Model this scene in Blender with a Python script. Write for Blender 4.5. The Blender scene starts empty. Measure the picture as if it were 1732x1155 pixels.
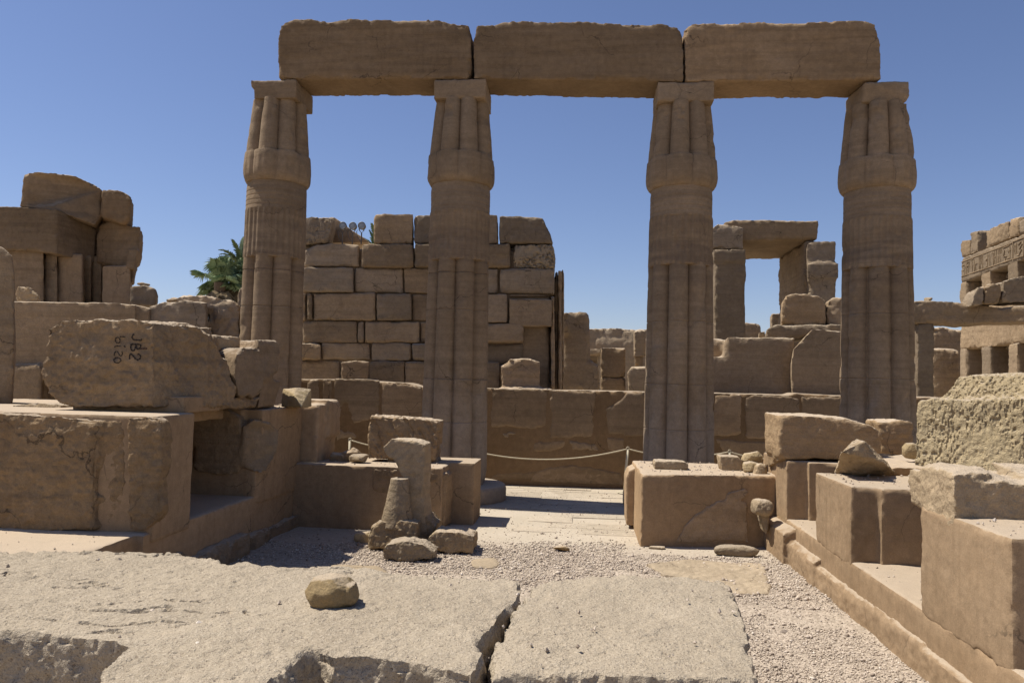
import bpy, bmesh, math, random
import numpy as np
from mathutils import Vector, Matrix
from mathutils.geometry import tessellate_polygon
from mathutils.bvhtree import BVHTree

sc = bpy.context.scene
C = sc.collection
R = math.radians

# ------------------------------------------------------------------ camera
FPX = 1300.0                      # focal length in photograph pixels (1732 wide)
CAM = Vector((0, 0, 2.1))
YAW, PITCH, ROLL = R(5.2), math.atan(67.5 / FPX), 0.0225
right0 = Vector((math.cos(YAW), math.sin(YAW), 0))
fh = Vector((-math.sin(YAW), math.cos(YAW), 0))
fwd = fh * math.cos(PITCH) + Vector((0, 0, 1)) * math.sin(PITCH)
up0 = right0.cross(fwd)
rc = right0 * math.cos(ROLL) + up0 * math.sin(ROLL)
uc = up0 * math.cos(ROLL) - right0 * math.sin(ROLL)
cd = bpy.data.cameras.new('camera'); cam = bpy.data.objects.new('camera', cd); C.objects.link(cam)
M3 = Matrix((rc, uc, -fwd)).transposed()
cam.matrix_world = Matrix.Translation(CAM) @ M3.to_4x4()
cd.sensor_width = 36; cd.lens = 36 * FPX / 1732; cd.clip_start = .05; cd.clip_end = 3000
sc.camera = cam

# ------------------------------------------------------------------ sky + sun + exposure
SUN = Vector((-.55, .075, 1)).normalized()
el = math.asin(SUN.z); az = math.atan2(SUN.x, SUN.y)
w = bpy.data.worlds.new('World'); sc.world = w; w.use_nodes = True
nt = w.node_tree; bg = nt.nodes['Background']
sky = nt.nodes.new('ShaderNodeTexSky'); sky.sky_type = 'NISHITA'; sky.sun_disc = False
sky.sun_elevation = el; sky.sun_rotation = az
sky.altitude = 100; sky.air_density = 1.0; sky.dust_density = .3; sky.ozone_density = 4.0
tint = nt.nodes.new('ShaderNodeMix'); tint.data_type = 'RGBA'; tint.blend_type = 'MULTIPLY'; tint.inputs[0].default_value = 1
tint.inputs[7].default_value = (1.05, .955, 1.05, 1); nt.links.new(sky.outputs[0], tint.inputs[6]); nt.links.new(tint.outputs[2], bg.inputs[0]); bg.inputs[1].default_value = .079
sd = bpy.data.lights.new('sun', 'SUN'); sun = bpy.data.objects.new('sun', sd); C.objects.link(sun)
sd.energy = 5.0; sd.angle = R(.5); sd.color = (1, .95, .86)
sun.rotation_euler = SUN.to_track_quat('Z', 'Y').to_euler(); sun.location = (0, 0, 30)
sc.view_settings.view_transform = 'Standard'; sc.view_settings.look = 'None'
sc.view_settings.gamma = 1; sc.view_settings.exposure = .4

# ------------------------------------------------------------------ pixel -> world helpers
def ray(px, py):
    return fwd * FPX + rc * (px - 866) + uc * (577.5 - py)
def P(px, py, Y):                 # point on the plane y = Y
    d = ray(px, py); return CAM + d * ((Y - CAM.y) / d.y)
def PX(px, py, X):                # point on the plane x = X
    d = ray(px, py); return CAM + d * ((X - CAM.x) / d.x)
def G(px, py, z=0.0):             # point on the plane z
    d = ray(px, py); return CAM + d * ((z - CAM.z) / d.z)

# ------------------------------------------------------------------ noise (vectorised)
def _h(i, j, k, s):
    n = (i * 374761393 + j * 668265263 + k * 2147483647 + s * 974634777) & 0xffffffff
    n = ((n ^ (n >> 13)) * 1274126177) & 0xffffffff
    n = ((n ^ (n >> 16)) * 2246822519) & 0xffffffff
    return ((n ^ (n >> 15)) & 0xffffff) / float(0xffffff)
def vn(p, s=0):
    i = np.floor(p).astype(np.int64); f = p - i; u = f * f * f * (f * (f * 6 - 15) + 10)
    r = 0
    for a in (0, 1):
        wa = u[:, 0] if a else 1 - u[:, 0]
        for b in (0, 1):
            wb = u[:, 1] if b else 1 - u[:, 1]
            for c in (0, 1):
                wc = u[:, 2] if c else 1 - u[:, 2]
                r = r + wa * wb * wc * _h(i[:, 0] + a, i[:, 1] + b, i[:, 2] + c, s)
    return r
def fbm(p, s=0, o=4):
    r = 0; a = .5; t = 0
    for k in range(o):
        r = r + a * vn(p + 17.3 * k, s + k); t += a; a *= .5; p = p * 2.03
    return r / t
def sstep(a, b, x):
    t = np.clip((x - a) / (b - a), 0, 1); return t * t * (3 - 2 * t)

# ------------------------------------------------------------------ materials
def newmat(name):
    m = bpy.data.materials.new(name); m.use_nodes = True
    n = m.node_tree; b = n.nodes['Principled BSDF']
    b.inputs['Specular IOR Level'].default_value = .15
    return m, n, b
def N(n, t, **k):
    x = n.nodes.new(t)
    for a, v in k.items():
        if a in x.inputs: x.inputs[a].default_value = v
        else: setattr(x, a, v)
    return x
def mixc(n, fac, a, b, mode='MIX'):
    m = n.nodes.new('ShaderNodeMix'); m.data_type = 'RGBA'; m.blend_type = mode
    for sock, v in ((m.inputs[0], fac), (m.inputs[6], a), (m.inputs[7], b)):
        if isinstance(v, bpy.types.NodeSocket): n.links.new(v, sock)
        elif isinstance(v, (tuple, list)): sock.default_value = (*v[:3], 1)
        else: sock.default_value = v
    return m.outputs[2]
def ramp(n, src, a, b):
    m = n.nodes.new('ShaderNodeMapRange'); m.inputs[1].default_value = a; m.inputs[2].default_value = b
    n.links.new(src, m.inputs[0]); return m.outputs[0]
KA = .74
def sandstone(name, c, c2, dark=(.2, .145, .1), strata=.5, pits=.4, grain=1.0, bump=.35, stain=.5, streak=.0, joints=0, ka=None, vary=.2, salt=0, dust_toplight=.75, cracks=.7):
    """layered sandstone: broad tone patches, thin sedimentary bands, grain, pits, old stains"""
    ka = ka or KA; c, c2, dark = (tuple(x * ka * t for x, t in zip(q, (1.04, .99, .87))) for q in (c, c2, dark))
    m, n, b = newmat(name)
    geo = N(n, 'ShaderNodeNewGeometry'); oi = N(n, 'ShaderNodeObjectInfo')
    add = N(n, 'ShaderNodeVectorMath', operation='ADD'); n.links.new(geo.outputs['Position'], add.inputs[0])
    sc_ = N(n, 'ShaderNodeVectorMath', operation='SCALE'); sc_.inputs[0].default_value = (3.1, 1.7, 5.3)
    n.links.new(oi.outputs['Random'], sc_.inputs['Scale']); n.links.new(sc_.outputs[0], add.inputs[1])
    pos = add.outputs[0]
    def noise(scale, detail=6, rough=.6, sx=1, sy=1, sz=1, dist=0):
        v = N(n, 'ShaderNodeVectorMath', operation='MULTIPLY'); v.inputs[1].default_value = (sx, sy, sz)
        n.links.new(pos, v.inputs[0])
        t = N(n, 'ShaderNodeTexNoise'); t.inputs['Scale'].default_value = scale; t.inputs['Detail'].default_value = detail
        t.inputs['Roughness'].default_value = rough; t.inputs['Distortion'].default_value = dist
        n.links.new(v.outputs[0], t.inputs['Vector']); return t.outputs[0]
    patch = noise(1.1, 5, .6)
    col = mixc(n, ramp(n, patch, .35, .68), c, c2)
    band = noise(1.6, 7, .62, .35, .35, 5.5, .6)
    col = mixc(n, ramp(n, band, .44, .72), col, mixc(n, strata, c, tuple(x * .62 for x in c)), 'MIX')
    st = noise(2.3, 6, .65, 1, 1, .6)
    sf = N(n, 'ShaderNodeMath', operation='MULTIPLY'); sf.inputs[1].default_value = stain
    n.links.new(ramp(n, st, .55, .75), sf.inputs[0])
    col = mixc(n, sf.outputs[0], col, dark)
    pale = noise(3.7, 8, .72, 1, 1, 1.6)
    pf = N(n, 'ShaderNodeMath', operation='MULTIPLY'); pf.inputs[1].default_value = .45
    n.links.new(ramp(n, pale, .6, .78), pf.inputs[0])
    col = mixc(n, pf.outputs[0], col, tuple(min(1, x * 1.45 + .03) for x in c2))
    if streak > 0:
        k = noise(5, 5, .6, 2.2, 2.2, .22)
        kf = N(n, 'ShaderNodeMath', operation='MULTIPLY'); kf.inputs[1].default_value = streak
        n.links.new(ramp(n, k, .5, .72), kf.inputs[0]); col = mixc(n, kf.outputs[0], col, dark)
    big = noise(.45, 4, .6)
    col = mixc(n, ramp(n, big, .38, .66), col, mixc(n, 1.0, col, (.80, .80, .80), 'MULTIPLY'))
    h2 = N(n, 'ShaderNodeMath', operation='MULTIPLY'); h2.inputs[1].default_value = 37.7; n.links.new(oi.outputs['Random'], h2.inputs[0])
    h3 = N(n, 'ShaderNodeMath', operation='FRACT'); n.links.new(h2.outputs[0], h3.inputs[0])
    hv = mixc(n, h3.outputs[0], (1.05, .99, .90), (.96, 1.0, 1.07))
    col = mixc(n, min(1, vary * 4), col, mixc(n, 1.0, col, hv, 'MULTIPLY'))
    if salt:
        sp = N(n, 'ShaderNodeSeparateXYZ'); n.links.new(geo.outputs['Position'], sp.inputs[0])
        zz = N(n, 'ShaderNodeMath', operation='ADD'); n.links.new(sp.outputs[2], zz.inputs[0])
        zn = N(n, 'ShaderNodeMath', operation='MULTIPLY'); zn.inputs[1].default_value = -3.2; n.links.new(noise(2.4, 8, .7, 1, 1, .6), zn.inputs[0]); n.links.new(zn.outputs[0], zz.inputs[1])
        zf = N(n, 'ShaderNodeMath', operation='MULTIPLY'); zf.inputs[1].default_value = salt; n.links.new(ramp(n, zz.outputs[0], .6, -.5), zf.inputs[0])
        col = mixc(n, zf.outputs[0], col, (.37, .30, .23))
        # dark weathered belt high on the shafts
        zb = N(n, 'ShaderNodeMath', operation='SUBTRACT'); n.links.new(sp.outputs[2], zb.inputs[0]); zb.inputs[1].default_value = 4.4
        za = N(n, 'ShaderNodeMath', operation='ABSOLUTE'); n.links.new(zb.outputs[0], za.inputs[0])
        zc = N(n, 'ShaderNodeMath', operation='MULTIPLY'); n.links.new(ramp(n, za.outputs[0], 1.3, .2), zc.inputs[0]); n.links.new(ramp(n, noise(1.6, 7, .65, .3, .3, 3.4, .4), .44, .62), zc.inputs[1])
        zd = N(n, 'ShaderNodeMath', operation='MULTIPLY'); zd.inputs[1].default_value = .6; n.links.new(zc.outputs[0], zd.inputs[0])
        col = mixc(n, zd.outputs[0], col, (.12, .088, .065))
    mid = noise(11, 7, .72)
    mm_ = N(n, 'ShaderNodeMapRange'); mm_.inputs[1].default_value = .3; mm_.inputs[2].default_value = .7
    mm_.inputs[3].default_value = .80; mm_.inputs[4].default_value = 1.18; n.links.new(mid, mm_.inputs[0])
    cb = N(n, 'ShaderNodeCombineXYZ')
    for q in range(3): n.links.new(mm_.outputs[0], cb.inputs[q])
    col = mixc(n, .8, col, cb.outputs[0], 'MULTIPLY')
    if cracks:
        dv = N(n, 'ShaderNodeTexNoise'); dv.inputs['Scale'].default_value = 2.5; dv.inputs['Detail'].default_value = 6; n.links.new(pos, dv.inputs['Vector'])
        dm = N(n, 'ShaderNodeVectorMath', operation='SCALE'); dm.inputs['Scale'].default_value = .55; n.links.new(dv.outputs['Color'], dm.inputs[0])
        da = N(n, 'ShaderNodeVectorMath', operation='ADD'); n.links.new(pos, da.inputs[0]); n.links.new(dm.outputs[0], da.inputs[1])
        ve = N(n, 'ShaderNodeTexVoronoi'); ve.feature = 'DISTANCE_TO_EDGE'; ve.inputs['Scale'].default_value = .8; n.links.new(da.outputs[0], ve.inputs['Vector'])
        ck = ramp(n, ve.outputs['Distance'], .006, .002)
        cm = N(n, 'ShaderNodeMath', operation='MULTIPLY'); n.links.new(ck, cm.inputs[0]); n.links.new(ramp(n, noise(.9, 3, .5), .5, .6), cm.inputs[1])
        cn = N(n, 'ShaderNodeMath', operation='MULTIPLY'); cn.inputs[1].default_value = cracks; n.links.new(cm.outputs[0], cn.inputs[0])
        col = mixc(n, cn.outputs[0], col, (.05, .036, .026))
    if dust_toplight:  # dust tint on upward faces, also painting sunlit tops brighter in the colour
        sn = N(n, 'ShaderNodeSeparateXYZ'); n.links.new(geo.outputs['Normal'], sn.inputs[0])
        du = N(n, 'ShaderNodeMath', operation='ADD'); n.links.new(sn.outputs[2], du.inputs[0])
        dk = N(n, 'ShaderNodeMath', operation='MULTIPLY'); dk.inputs[1].default_value = .5; n.links.new(noise(4, 7, .7), dk.inputs[0]); n.links.new(dk.outputs[0], du.inputs[1])
        df = N(n, 'ShaderNodeMath', operation='MULTIPLY'); df.inputs[1].default_value = dust_toplight; n.links.new(ramp(n, du.outputs[0], .92, 1.2), df.inputs[0])
        col = mixc(n, df.outputs[0], col, (.43, .35, .26))
    gr = noise(85 * grain, 3, .7)
    gm = N(n, 'ShaderNodeMapRange'); gm.inputs[1].default_value = .25; gm.inputs[2].default_value = .75
    gm.inputs[3].default_value = .8; gm.inputs[4].default_value = 1.2; n.links.new(gr, gm.inputs[0])
    comb = N(n, 'ShaderNodeCombineXYZ')
    for q in range(3): n.links.new(gm.outputs[0], comb.inputs[q])
    col = mixc(n, 1.0, col, comb.outputs[0], 'MULTIPLY')
    rnd = N(n, 'ShaderNodeMapRange'); rnd.inputs[3].default_value = 1 - vary; rnd.inputs[4].default_value = 1 + vary * .9
    n.links.new(oi.outputs['Random'], rnd.inputs[0])
    comb2 = N(n, 'ShaderNodeCombineXYZ')
    for q in range(3): n.links.new(rnd.outputs[0], comb2.inputs[q])
    col = mixc(n, 1.0, col, comb2.outputs[0], 'MULTIPLY')
    n.links.new(col, b.inputs['Base Color']); b.inputs['Roughness'].default_value = .95
    # bump
    hs = []
    def addh(sock, k):
        mm = N(n, 'ShaderNodeMath', operation='MULTIPLY'); mm.inputs[1].default_value = k
        n.links.new(sock, mm.inputs[0]); hs.append(mm.outputs[0])
    addh(noise(9, 8, .68), .05); addh(band, .03 * strata); addh(noise(45 * grain, 4, .7), .012)
    if pits > 0:
        vo = N(n, 'ShaderNodeTexVoronoi'); vo.inputs['Scale'].default_value = 30
        n.links.new(pos, vo.inputs['Vector'])
        addh(ramp(n, vo.outputs['Distance'], .05, .28), .014 * pits)
    s = hs[0]
    for h in hs[1:]:
        a = N(n, 'ShaderNodeMath', operation='ADD'); n.links.new(s, a.inputs[0]); n.links.new(h, a.inputs[1]); s = a.outputs[0]
    bp = N(n, 'ShaderNodeBump'); bp.inputs['Strength'].default_value = bump; bp.inputs['Distance'].default_value = 1.0
    n.links.new(s, bp.inputs['Height']); n.links.new(bp.outputs[0], b.inputs['Normal'])
    return m
def flat(name, c, rough=.8, metal=0, worn=None):
    m, n, b = newmat(name); b.inputs['Base Color'].default_value = (*c, 1)
    b.inputs['Roughness'].default_value = rough; b.inputs['Metallic'].default_value = metal
    t = N(n, 'ShaderNodeTexNoise'); t.inputs['Scale'].default_value = 25
    col = mixc(n, ramp(n, t.outputs[0], .4, .7), c, tuple(x * .75 for x in c))
    if worn:
        t2 = N(n, 'ShaderNodeTexNoise'); t2.inputs['Scale'].default_value = 60; t2.inputs['Detail'].default_value = 4
        col = mixc(n, ramp(n, t2.outputs[0], .5, .68), col, worn)
    n.links.new(col, b.inputs['Base Color'])
    return m

M = {}
M['stone'] = sandstone('sandstone', (.345, .255, .172), (.39, .30, .21), strata=.45, bump=.6, vary=.24)
M['column'] = sandstone('column_sandstone', (.33, .245, .17), (.385, .295, .215), strata=.4, bump=.3, stain=.35, vary=.05, salt=.55)
M['lintel'] = sandstone('lintel_sandstone', (.30, .215, .14), (.35, .26, .18), strata=.6, bump=.3, stain=.35, streak=.3)
M['plaster'] = sandstone('plaster', (.44, .315, .207), (.47, .345, .235), dark=(.27, .185, .115), strata=.06, pits=.15, grain=1.6, bump=.2, stain=.5, streak=.3, vary=.08)
M['wallplaster'] = sandstone('wall_plaster', (.345, .24, .152), (.365, .26, .168), dark=(.2, .14, .09), strata=.1, pits=.1, bump=.18, stain=.35, streak=.1)
M['facing'] = sandstone('stone_facing', (.38, .285, .2), (.44, .34, .25), strata=.5, bump=.35, stain=.35)
M['far'] = sandstone('far_sandstone', (.37, .285, .205), (.42, .33, .245), strata=.4, bump=.6, stain=.4, vary=.24)
M['pale'] = sandstone('pale_sandstone', (.54, .425, .265), (.58, .47, .31), dark=(.36, .27, .17), strata=.25, pits=1.0, bump=.7, stain=.25)
M['rock'] = sandstone('rubble_rock', (.44, .35, .25), (.50, .40, .295), strata=.4, bump=.75, stain=.3)
M['yellow'] = sandstone('yellow_rock', (.43, .33, .195), (.38, .28, .16), strata=.2, bump=.5, stain=.2)

# granite of the big foreground slabs
def granite():
    m, n, b = newmat('weathered_granite')
    geo = N(n, 'ShaderNodeNewGeometry')
    def noise(s, d=6, r=.6):
        t = N(n, 'ShaderNodeTexNoise'); t.inputs['Scale'].default_value = s; t.inputs['Detail'].default_value = d
        t.inputs['Roughness'].default_value = r; n.links.new(geo.outputs['Position'], t.inputs['Vector']); return t.outputs[0]
    col = mixc(n, ramp(n, noise(1.4, 8, .65), .35, .68), (.375, .31, .225), (.315, .258, .185))
    col = mixc(n, ramp(n, noise(60, 3, .8), .5, .75), col, (.52, .44, .335))
    col = mixc(n, ramp(n, noise(75, 2, .8), .56, .68), col, (.17, .13, .095))
    col = mixc(n, ramp(n, noise(22, 6, .8), .60, .70), col, (.20, .155, .115))
    col = mixc(n, ramp(n, noise(5, 8, .75), .6, .8), col, (.46, .37, .26))
    n.links.new(col, b.inputs['Base Color']); b.inputs['Roughness'].default_value = .95
    s = None
    for sck, k in ((noise(14, 7, .7), .04), (noise(60, 2, .6), .016), (noise(30, 3, .7), .016), (noise(4, 6, .6), .06)):
        mm = N(n, 'ShaderNodeMath', operation='MULTIPLY'); mm.inputs[1].default_value = k; n.links.new(sck, mm.inputs[0])
        if s is None: s = mm.outputs[0]
        else:
            a = N(n, 'ShaderNodeMath', operation='ADD'); n.links.new(s, a.inputs[0]); n.links.new(mm.outputs[0], a.inputs[1]); s = a.outputs[0]
    vo = N(n, 'ShaderNodeTexVoronoi'); vo.inputs['Scale'].default_value = 48; n.links.new(geo.outputs['Position'], vo.inputs['Vector'])
    mm = N(n, 'ShaderNodeMath', operation='MULTIPLY'); mm.inputs[1].default_value = .012
    n.links.new(ramp(n, vo.outputs['Distance'], .02, .22), mm.inputs[0])
    a = N(n, 'ShaderNodeMath', operation='ADD'); n.links.new(s, a.inputs[0]); n.links.new(mm.outputs[0], a.inputs[1])
    bp = N(n, 'ShaderNodeBump'); bp.inputs['Strength'].default_value = .6; bp.inputs['Distance'].default_value = 1
    n.links.new(a.outputs[0], bp.inputs['Height']); n.links.new(bp.outputs[0], b.inputs['Normal'])
    return m
M['granite'] = granite()

def ground_mat():
    m, n, b = newmat('gravelly_ground')
    geo = N(n, 'ShaderNodeNewGeometry'); sep = N(n, 'ShaderNodeSeparateXYZ'); n.links.new(geo.outputs['Position'], sep.inputs[0])
    def noise(s, d=6, r=.6):
        t = N(n, 'ShaderNodeTexNoise'); t.inputs['Scale'].default_value = s; t.inputs['Detail'].default_value = d
        t.inputs['Roughness'].default_value = r; n.links.new(geo.outputs['Position'], t.inputs['Vector']); return t.outputs[0]
    vo = N(n, 'ShaderNodeTexVoronoi'); vo.inputs['Scale'].default_value = 38; n.links.new(geo.outputs['Position'], vo.inputs['Vector'])
    hsv = N(n, 'ShaderNodeSeparateColor'); n.links.new(vo.outputs['Color'], hsv.inputs[0])
    grav = mixc(n, hsv.outputs[0], (.30, .245, .185), (.46, .38, .295))
    sand = mixc(n, ramp(n, noise(2, 6, .6), .35, .7), (.415, .355, .27), (.45, .385, .30))
    sand = mixc(n, ramp(n, noise(40, 3, .8), .55, .75), sand, (.36, .28, .2))
    # sandy beyond the gravel
    yy = N(n, 'ShaderNodeMath', operation='ADD'); n.links.new(sep.outputs[1], yy.inputs[0])
    mm = N(n, 'ShaderNodeMath', operation='MULTIPLY'); mm.inputs[1].default_value = 3.0; n.links.new(noise(.9, 5, .6), mm.inputs[0])
    n.links.new(mm.outputs[0], yy.inputs[1])
    f = ramp(n, yy.outputs[0], 10.9, 12.1)
    col = mixc(n, f, grav, sand)
    n.links.new(col, b.inputs['Base Color']); b.inputs['Roughness'].default_value = .95
    h1 = N(n, 'ShaderNodeMath', operation='MULTIPLY'); h1.inputs[1].default_value = -.02; n.links.new(vo.outputs['Distance'], h1.inputs[0])
    inv = N(n, 'ShaderNodeMath', operation='SUBTRACT'); inv.inputs[0].default_value = 1; n.links.new(f, inv.inputs[1])
    h1b = N(n, 'ShaderNodeMath', operation='MULTIPLY'); n.links.new(h1.outputs[0], h1b.inputs[0]); n.links.new(inv.outputs[0], h1b.inputs[1])
    h2 = N(n, 'ShaderNodeMath', operation='MULTIPLY'); h2.inputs[1].default_value = .03; n.links.new(noise(12, 6, .65), h2.inputs[0])
    a = N(n, 'ShaderNodeMath', operation='ADD'); n.links.new(h1b.outputs[0], a.inputs[0]); n.links.new(h2.outputs[0], a.inputs[1])
    bp = N(n, 'ShaderNodeBump'); bp.inputs['Strength'].default_value = .5; bp.inputs['Distance'].default_value = 1
    n.links.new(a.outputs[0], bp.inputs['Height']); n.links.new(bp.outputs[0], b.inputs['Normal'])
    return m
M['ground'] = ground_mat()
def pebble_mat():
    m, n, b = newmat('pebbles'); geo = N(n, 'ShaderNodeNewGeometry')
    cr = N(n, 'ShaderNodeValToRGB'); n.links.new(geo.outputs['Random Per Island'], cr.inputs[0])
    e = cr.color_ramp.elements; e[0].color = (.22, .17, .13, 1); e[1].color = (.62, .54, .45, 1); e[1].position = 1
    for p_, c_ in ((.3, (.41, .335, .262)), (.6, (.48, .40, .32)), (.85, (.52, .43, .335))):
        q = e.new(p_); q.color = (*c_, 1)
    n.links.new(cr.outputs[0], b.inputs['Base Color']); b.inputs['Roughness'].default_value = .9
    return m
M['pebble'] = pebble_mat()
M['black'] = flat('black_paint', (.022, .018, .016), .9, worn=(.14, .105, .08))
M['redpaint'] = flat('dull_red_paint', (.06, .03, .025), .9, worn=(.14, .1, .075))
M['rope'] = flat('rope', (.55, .47, .33), .9)
M['post'] = flat('cream_metal', (.62, .55, .40), .5)
M['lampmetal'] = flat('lamp_metal', (.16, .14, .12), .5, .3)
M['glass'] = flat('lamp_glass', (.30, .32, .34), .2)
M['leaf'] = flat('palm_leaf', (.12, .155, .07), .55)
M['fanleaf'] = flat('fan_palm_leaf', (.20, .26, .13), .5)
M['dryleaf'] = flat('dry_palm_leaf', (.26, .19, .11), .9)
M['trunk'] = flat('palm_trunk', (.14, .1, .07), .95)

# ------------------------------------------------------------------ closed solids as (verts, faces)
def box(x0, x1, y0, y1, z0, z1):
    v = [(x, y, z) for z in (z0, z1) for y in (y0, y1) for x in (x0, x1)]
    return v, [(0, 2, 3, 1), (4, 5, 7, 6), (0, 1, 5, 4), (2, 6, 7, 3), (0, 4, 6, 2), (1, 3, 7, 5)]
def hull(pts):
    bm = bmesh.new()
    for p in pts: bm.verts.new(p)
    r = bmesh.ops.convex_hull(bm, input=bm.verts)
    bmesh.ops.delete(bm, geom=[g for g in bm.verts if not g.link_faces], context='VERTS')
    bm.verts.index_update()
    v = [tuple(q.co) for q in bm.verts]; f = [tuple(q.index for q in fc.verts) for fc in bm.faces]
    bm.free(); return v, f
def extr(front, back, flat2d):
    n = len(front)
    tris = tessellate_polygon([[Vector((a, b, 0)) for a, b in flat2d]])
    f = [tuple(t) for t in tris] + [tuple(i + n for i in reversed(t)) for t in tris]
    for i in range(n):
        j = (i + 1) % n; f.append((i, j, j + n, i + n))
    return [tuple(p) for p in front] + [tuple(p) for p in back], f
def fp(px, Y, D=.6):                       # outline seen from the front, on plane y=Y, D metres thick
    fr = [P(a, b, Y) for a, b in px]
    if hasattr(D, '__len__'): vec = Vector(D)
    else:
        k = sum(p.x for p in fr) / len(fr) / Y if Y > 12 else 0
        vec = Vector((.8 * k * D, D, 0))
    return extr(fr, [p + vec for p in fr], px)
def fr(x0, y0, x1, y1, Y, D=.6): return fp([(x0, y1), (x1, y1), (x1, y0), (x0, y0)], Y, D)
def fpv(v, vec):                           # outline with a depth for each corner
    f_ = [P(a, b, c) for a, b, c in v]; vec = Vector(vec)
    return extr(f_, [p + vec for p in f_], [(a, b) for a, b, c in v])
def fx(px, X, D=.6):                       # outline on plane x=X
    f_ = [PX(a, b, X) for a, b in px]
    return extr(f_, [p + Vector((D, 0, 0)) for p in f_], px)
def tp(xy, z0, z1):                        # outline seen from above
    return extr([Vector((a, b, z1)) for a, b in xy], [Vector((a, b, z0)) for a, b in xy], xy)
def rockpts(c, d, seed, n=22, rot=0):
    rg = random.Random(seed); o = []
    for i in range(n):
        v = Vector((rg.gauss(0, 1), rg.gauss(0, 1), rg.gauss(0, 1))).normalized()
        v = Vector([math.copysign(abs(t) ** .75, t) for t in v]) * rg.uniform(.85, 1.05)
        v = Vector((v.x * d[0] / 2, v.y * d[1] / 2, v.z * d[2] / 2)); v.rotate(Matrix.Rotation(rot, 3, 'Z')); o.append(v + Vector(c))
    return o
def rock(c, d, seed, n=22, rot=0): return hull(rockpts(c, d, seed, n, rot))

# ------------------------------------------------------------------ objects
def tag(o, label=None, cat=None, group=None, kind=None):
    if label: o['label'] = label
    if cat: o['category'] = cat
    if group: o['group'] = group
    if kind: o['kind'] = kind
    return o
def empty(name, loc, label, cat, group=None):
    o = bpy.data.objects.new(name, None); C.objects.link(o); o.location = loc; o.empty_display_size = .2
    return tag(o, label, cat, group)
def link(name, me, mat, parent=None):
    n = len(me.vertices); co = np.empty(n * 3); me.vertices.foreach_get('co', co); co = co.reshape(-1, 3)
    if parent is not None: org = np.array(parent_world(parent))
    else: org = np.array([(co[:, 0].min() + co[:, 0].max()) / 2, (co[:, 1].min() + co[:, 1].max()) / 2, co[:, 2].min()])
    me.vertices.foreach_set('co', (co - org).ravel())
    o = bpy.data.objects.new(name, me); C.objects.link(o)
    if parent is not None: o.parent = parent
    else: o.location = org
    if mat: me.materials.clear(); me.materials.append(M[mat])
    me.update(); return o
def parent_world(p):
    v = Vector(p.location)
    while p.parent: p = p.parent; v += p.location
    return v
def mesh(name, v, f, smooth=False):
    me = bpy.data.meshes.new(name); me.from_pydata([tuple(x) for x in v], [], f); me.update()
    if smooth: me.polygons.foreach_set('use_smooth', [True] * len(me.polygons))
    return me
def join(pieces):
    V = []; F = []
    for v, f in pieces:
        o = len(V); V += v; F += [tuple(i + o for i in q) for q in f]
    return V, F
_tmp = bpy.data.objects.new('tmp', bpy.data.meshes.new('tmp')); C.objects.link(_tmp)
_rm = _tmp.modifiers.new('r', 'REMESH'); _rm.mode = 'VOXEL'; _rm.adaptivity = 0
_seed = [7]
def carve(pieces, vox, chip=.5, rough=.008, seed=None, cf=2.2, rnd=.25, it=10, pit=0, field=None, strata=0, sharp=30):
    if seed is None: _seed[0] += 1; seed = _seed[0]
    V, F = join(pieces)
    bm = bmesh.new(); vs = [bm.verts.new(p) for p in V]
    for q in F:
        try: bm.faces.new([vs[i] for i in q])
        except ValueError: pass
    bmesh.ops.recalc_face_normals(bm, faces=bm.faces)
    me = bpy.data.meshes.new('s'); bm.to_mesh(me); bm.free()
    vox = vox * .72; _tmp.data = me; _rm.voxel_size = vox
    dg = bpy.context.evaluated_depsgraph_get(); dg.update()
    out = bpy.data.meshes.new_from_object(_tmp.evaluated_get(dg)); bpy.data.meshes.remove(_tmp.data) if False else None
    n = len(out.vertices); co = np.empty(n * 3); out.vertices.foreach_get('co', co); co = co.reshape(-1, 3)
    e = np.empty(len(out.edges) * 2, dtype=np.int64); out.edges.foreach_get('vertices', e); e = e.reshape(-1, 2)
    a = np.concatenate([e[:, 0], e[:, 1]]); b = np.concatenate([e[:, 1], e[:, 0]])
    deg = np.maximum(np.bincount(a, minlength=n), 1)
    S = co.copy()
    for _ in range(it):
        S = np.stack([np.bincount(a, weights=S[b, k], minlength=n) / deg for k in range(3)], 1)
    wgt = rnd * .08 + chip * 1.7 * sstep(.52, .60, fbm(co * cf * 1.3, seed, 4)) + .7 * chip * sstep(.5, .58, fbm(co * cf * 5, seed + 9, 2))
    nr = np.empty(n * 3); out.vertices.foreach_get('normal', nr); nr = nr.reshape(-1, 3)
    co2 = co + (S - co) * wgt[:, None]
    d = rough * (1.5 * (fbm(co * 1.3, seed + 3, 3) - .5) + 1.3 * (fbm(co * 6, seed + 5, 4) - .5))
    if rough > .012: d = d - rough * .9 * np.abs(fbm(co * 4.3, seed + 15, 4) - .5)
    if vox < .022: d = d + rough * .7 * (fbm(co * 24, seed + 6, 3) - .5)
    if strata: d = d + strata * (fbm(co * np.array([.8, .8, 14]), seed + 2, 3) - .5)
    if pit: d = d - pit * sstep(.52, .66, fbm(co * np.array([52, 52, 24]), seed + 8, 2)) * (.3 + .7 * sstep(.35, .6, fbm(co * 2, seed + 12, 2)))
    co2 = co2 + nr * d[:, None]
    if field: co2 = field(co2, nr, seed)
    out.vertices.foreach_set('co', co2.ravel())
    out.polygons.foreach_set('use_smooth', [True] * len(out.polygons)); out.update()
    if sharp: out.set_sharp_from_angle(angle=R(sharp))
    return out
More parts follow.
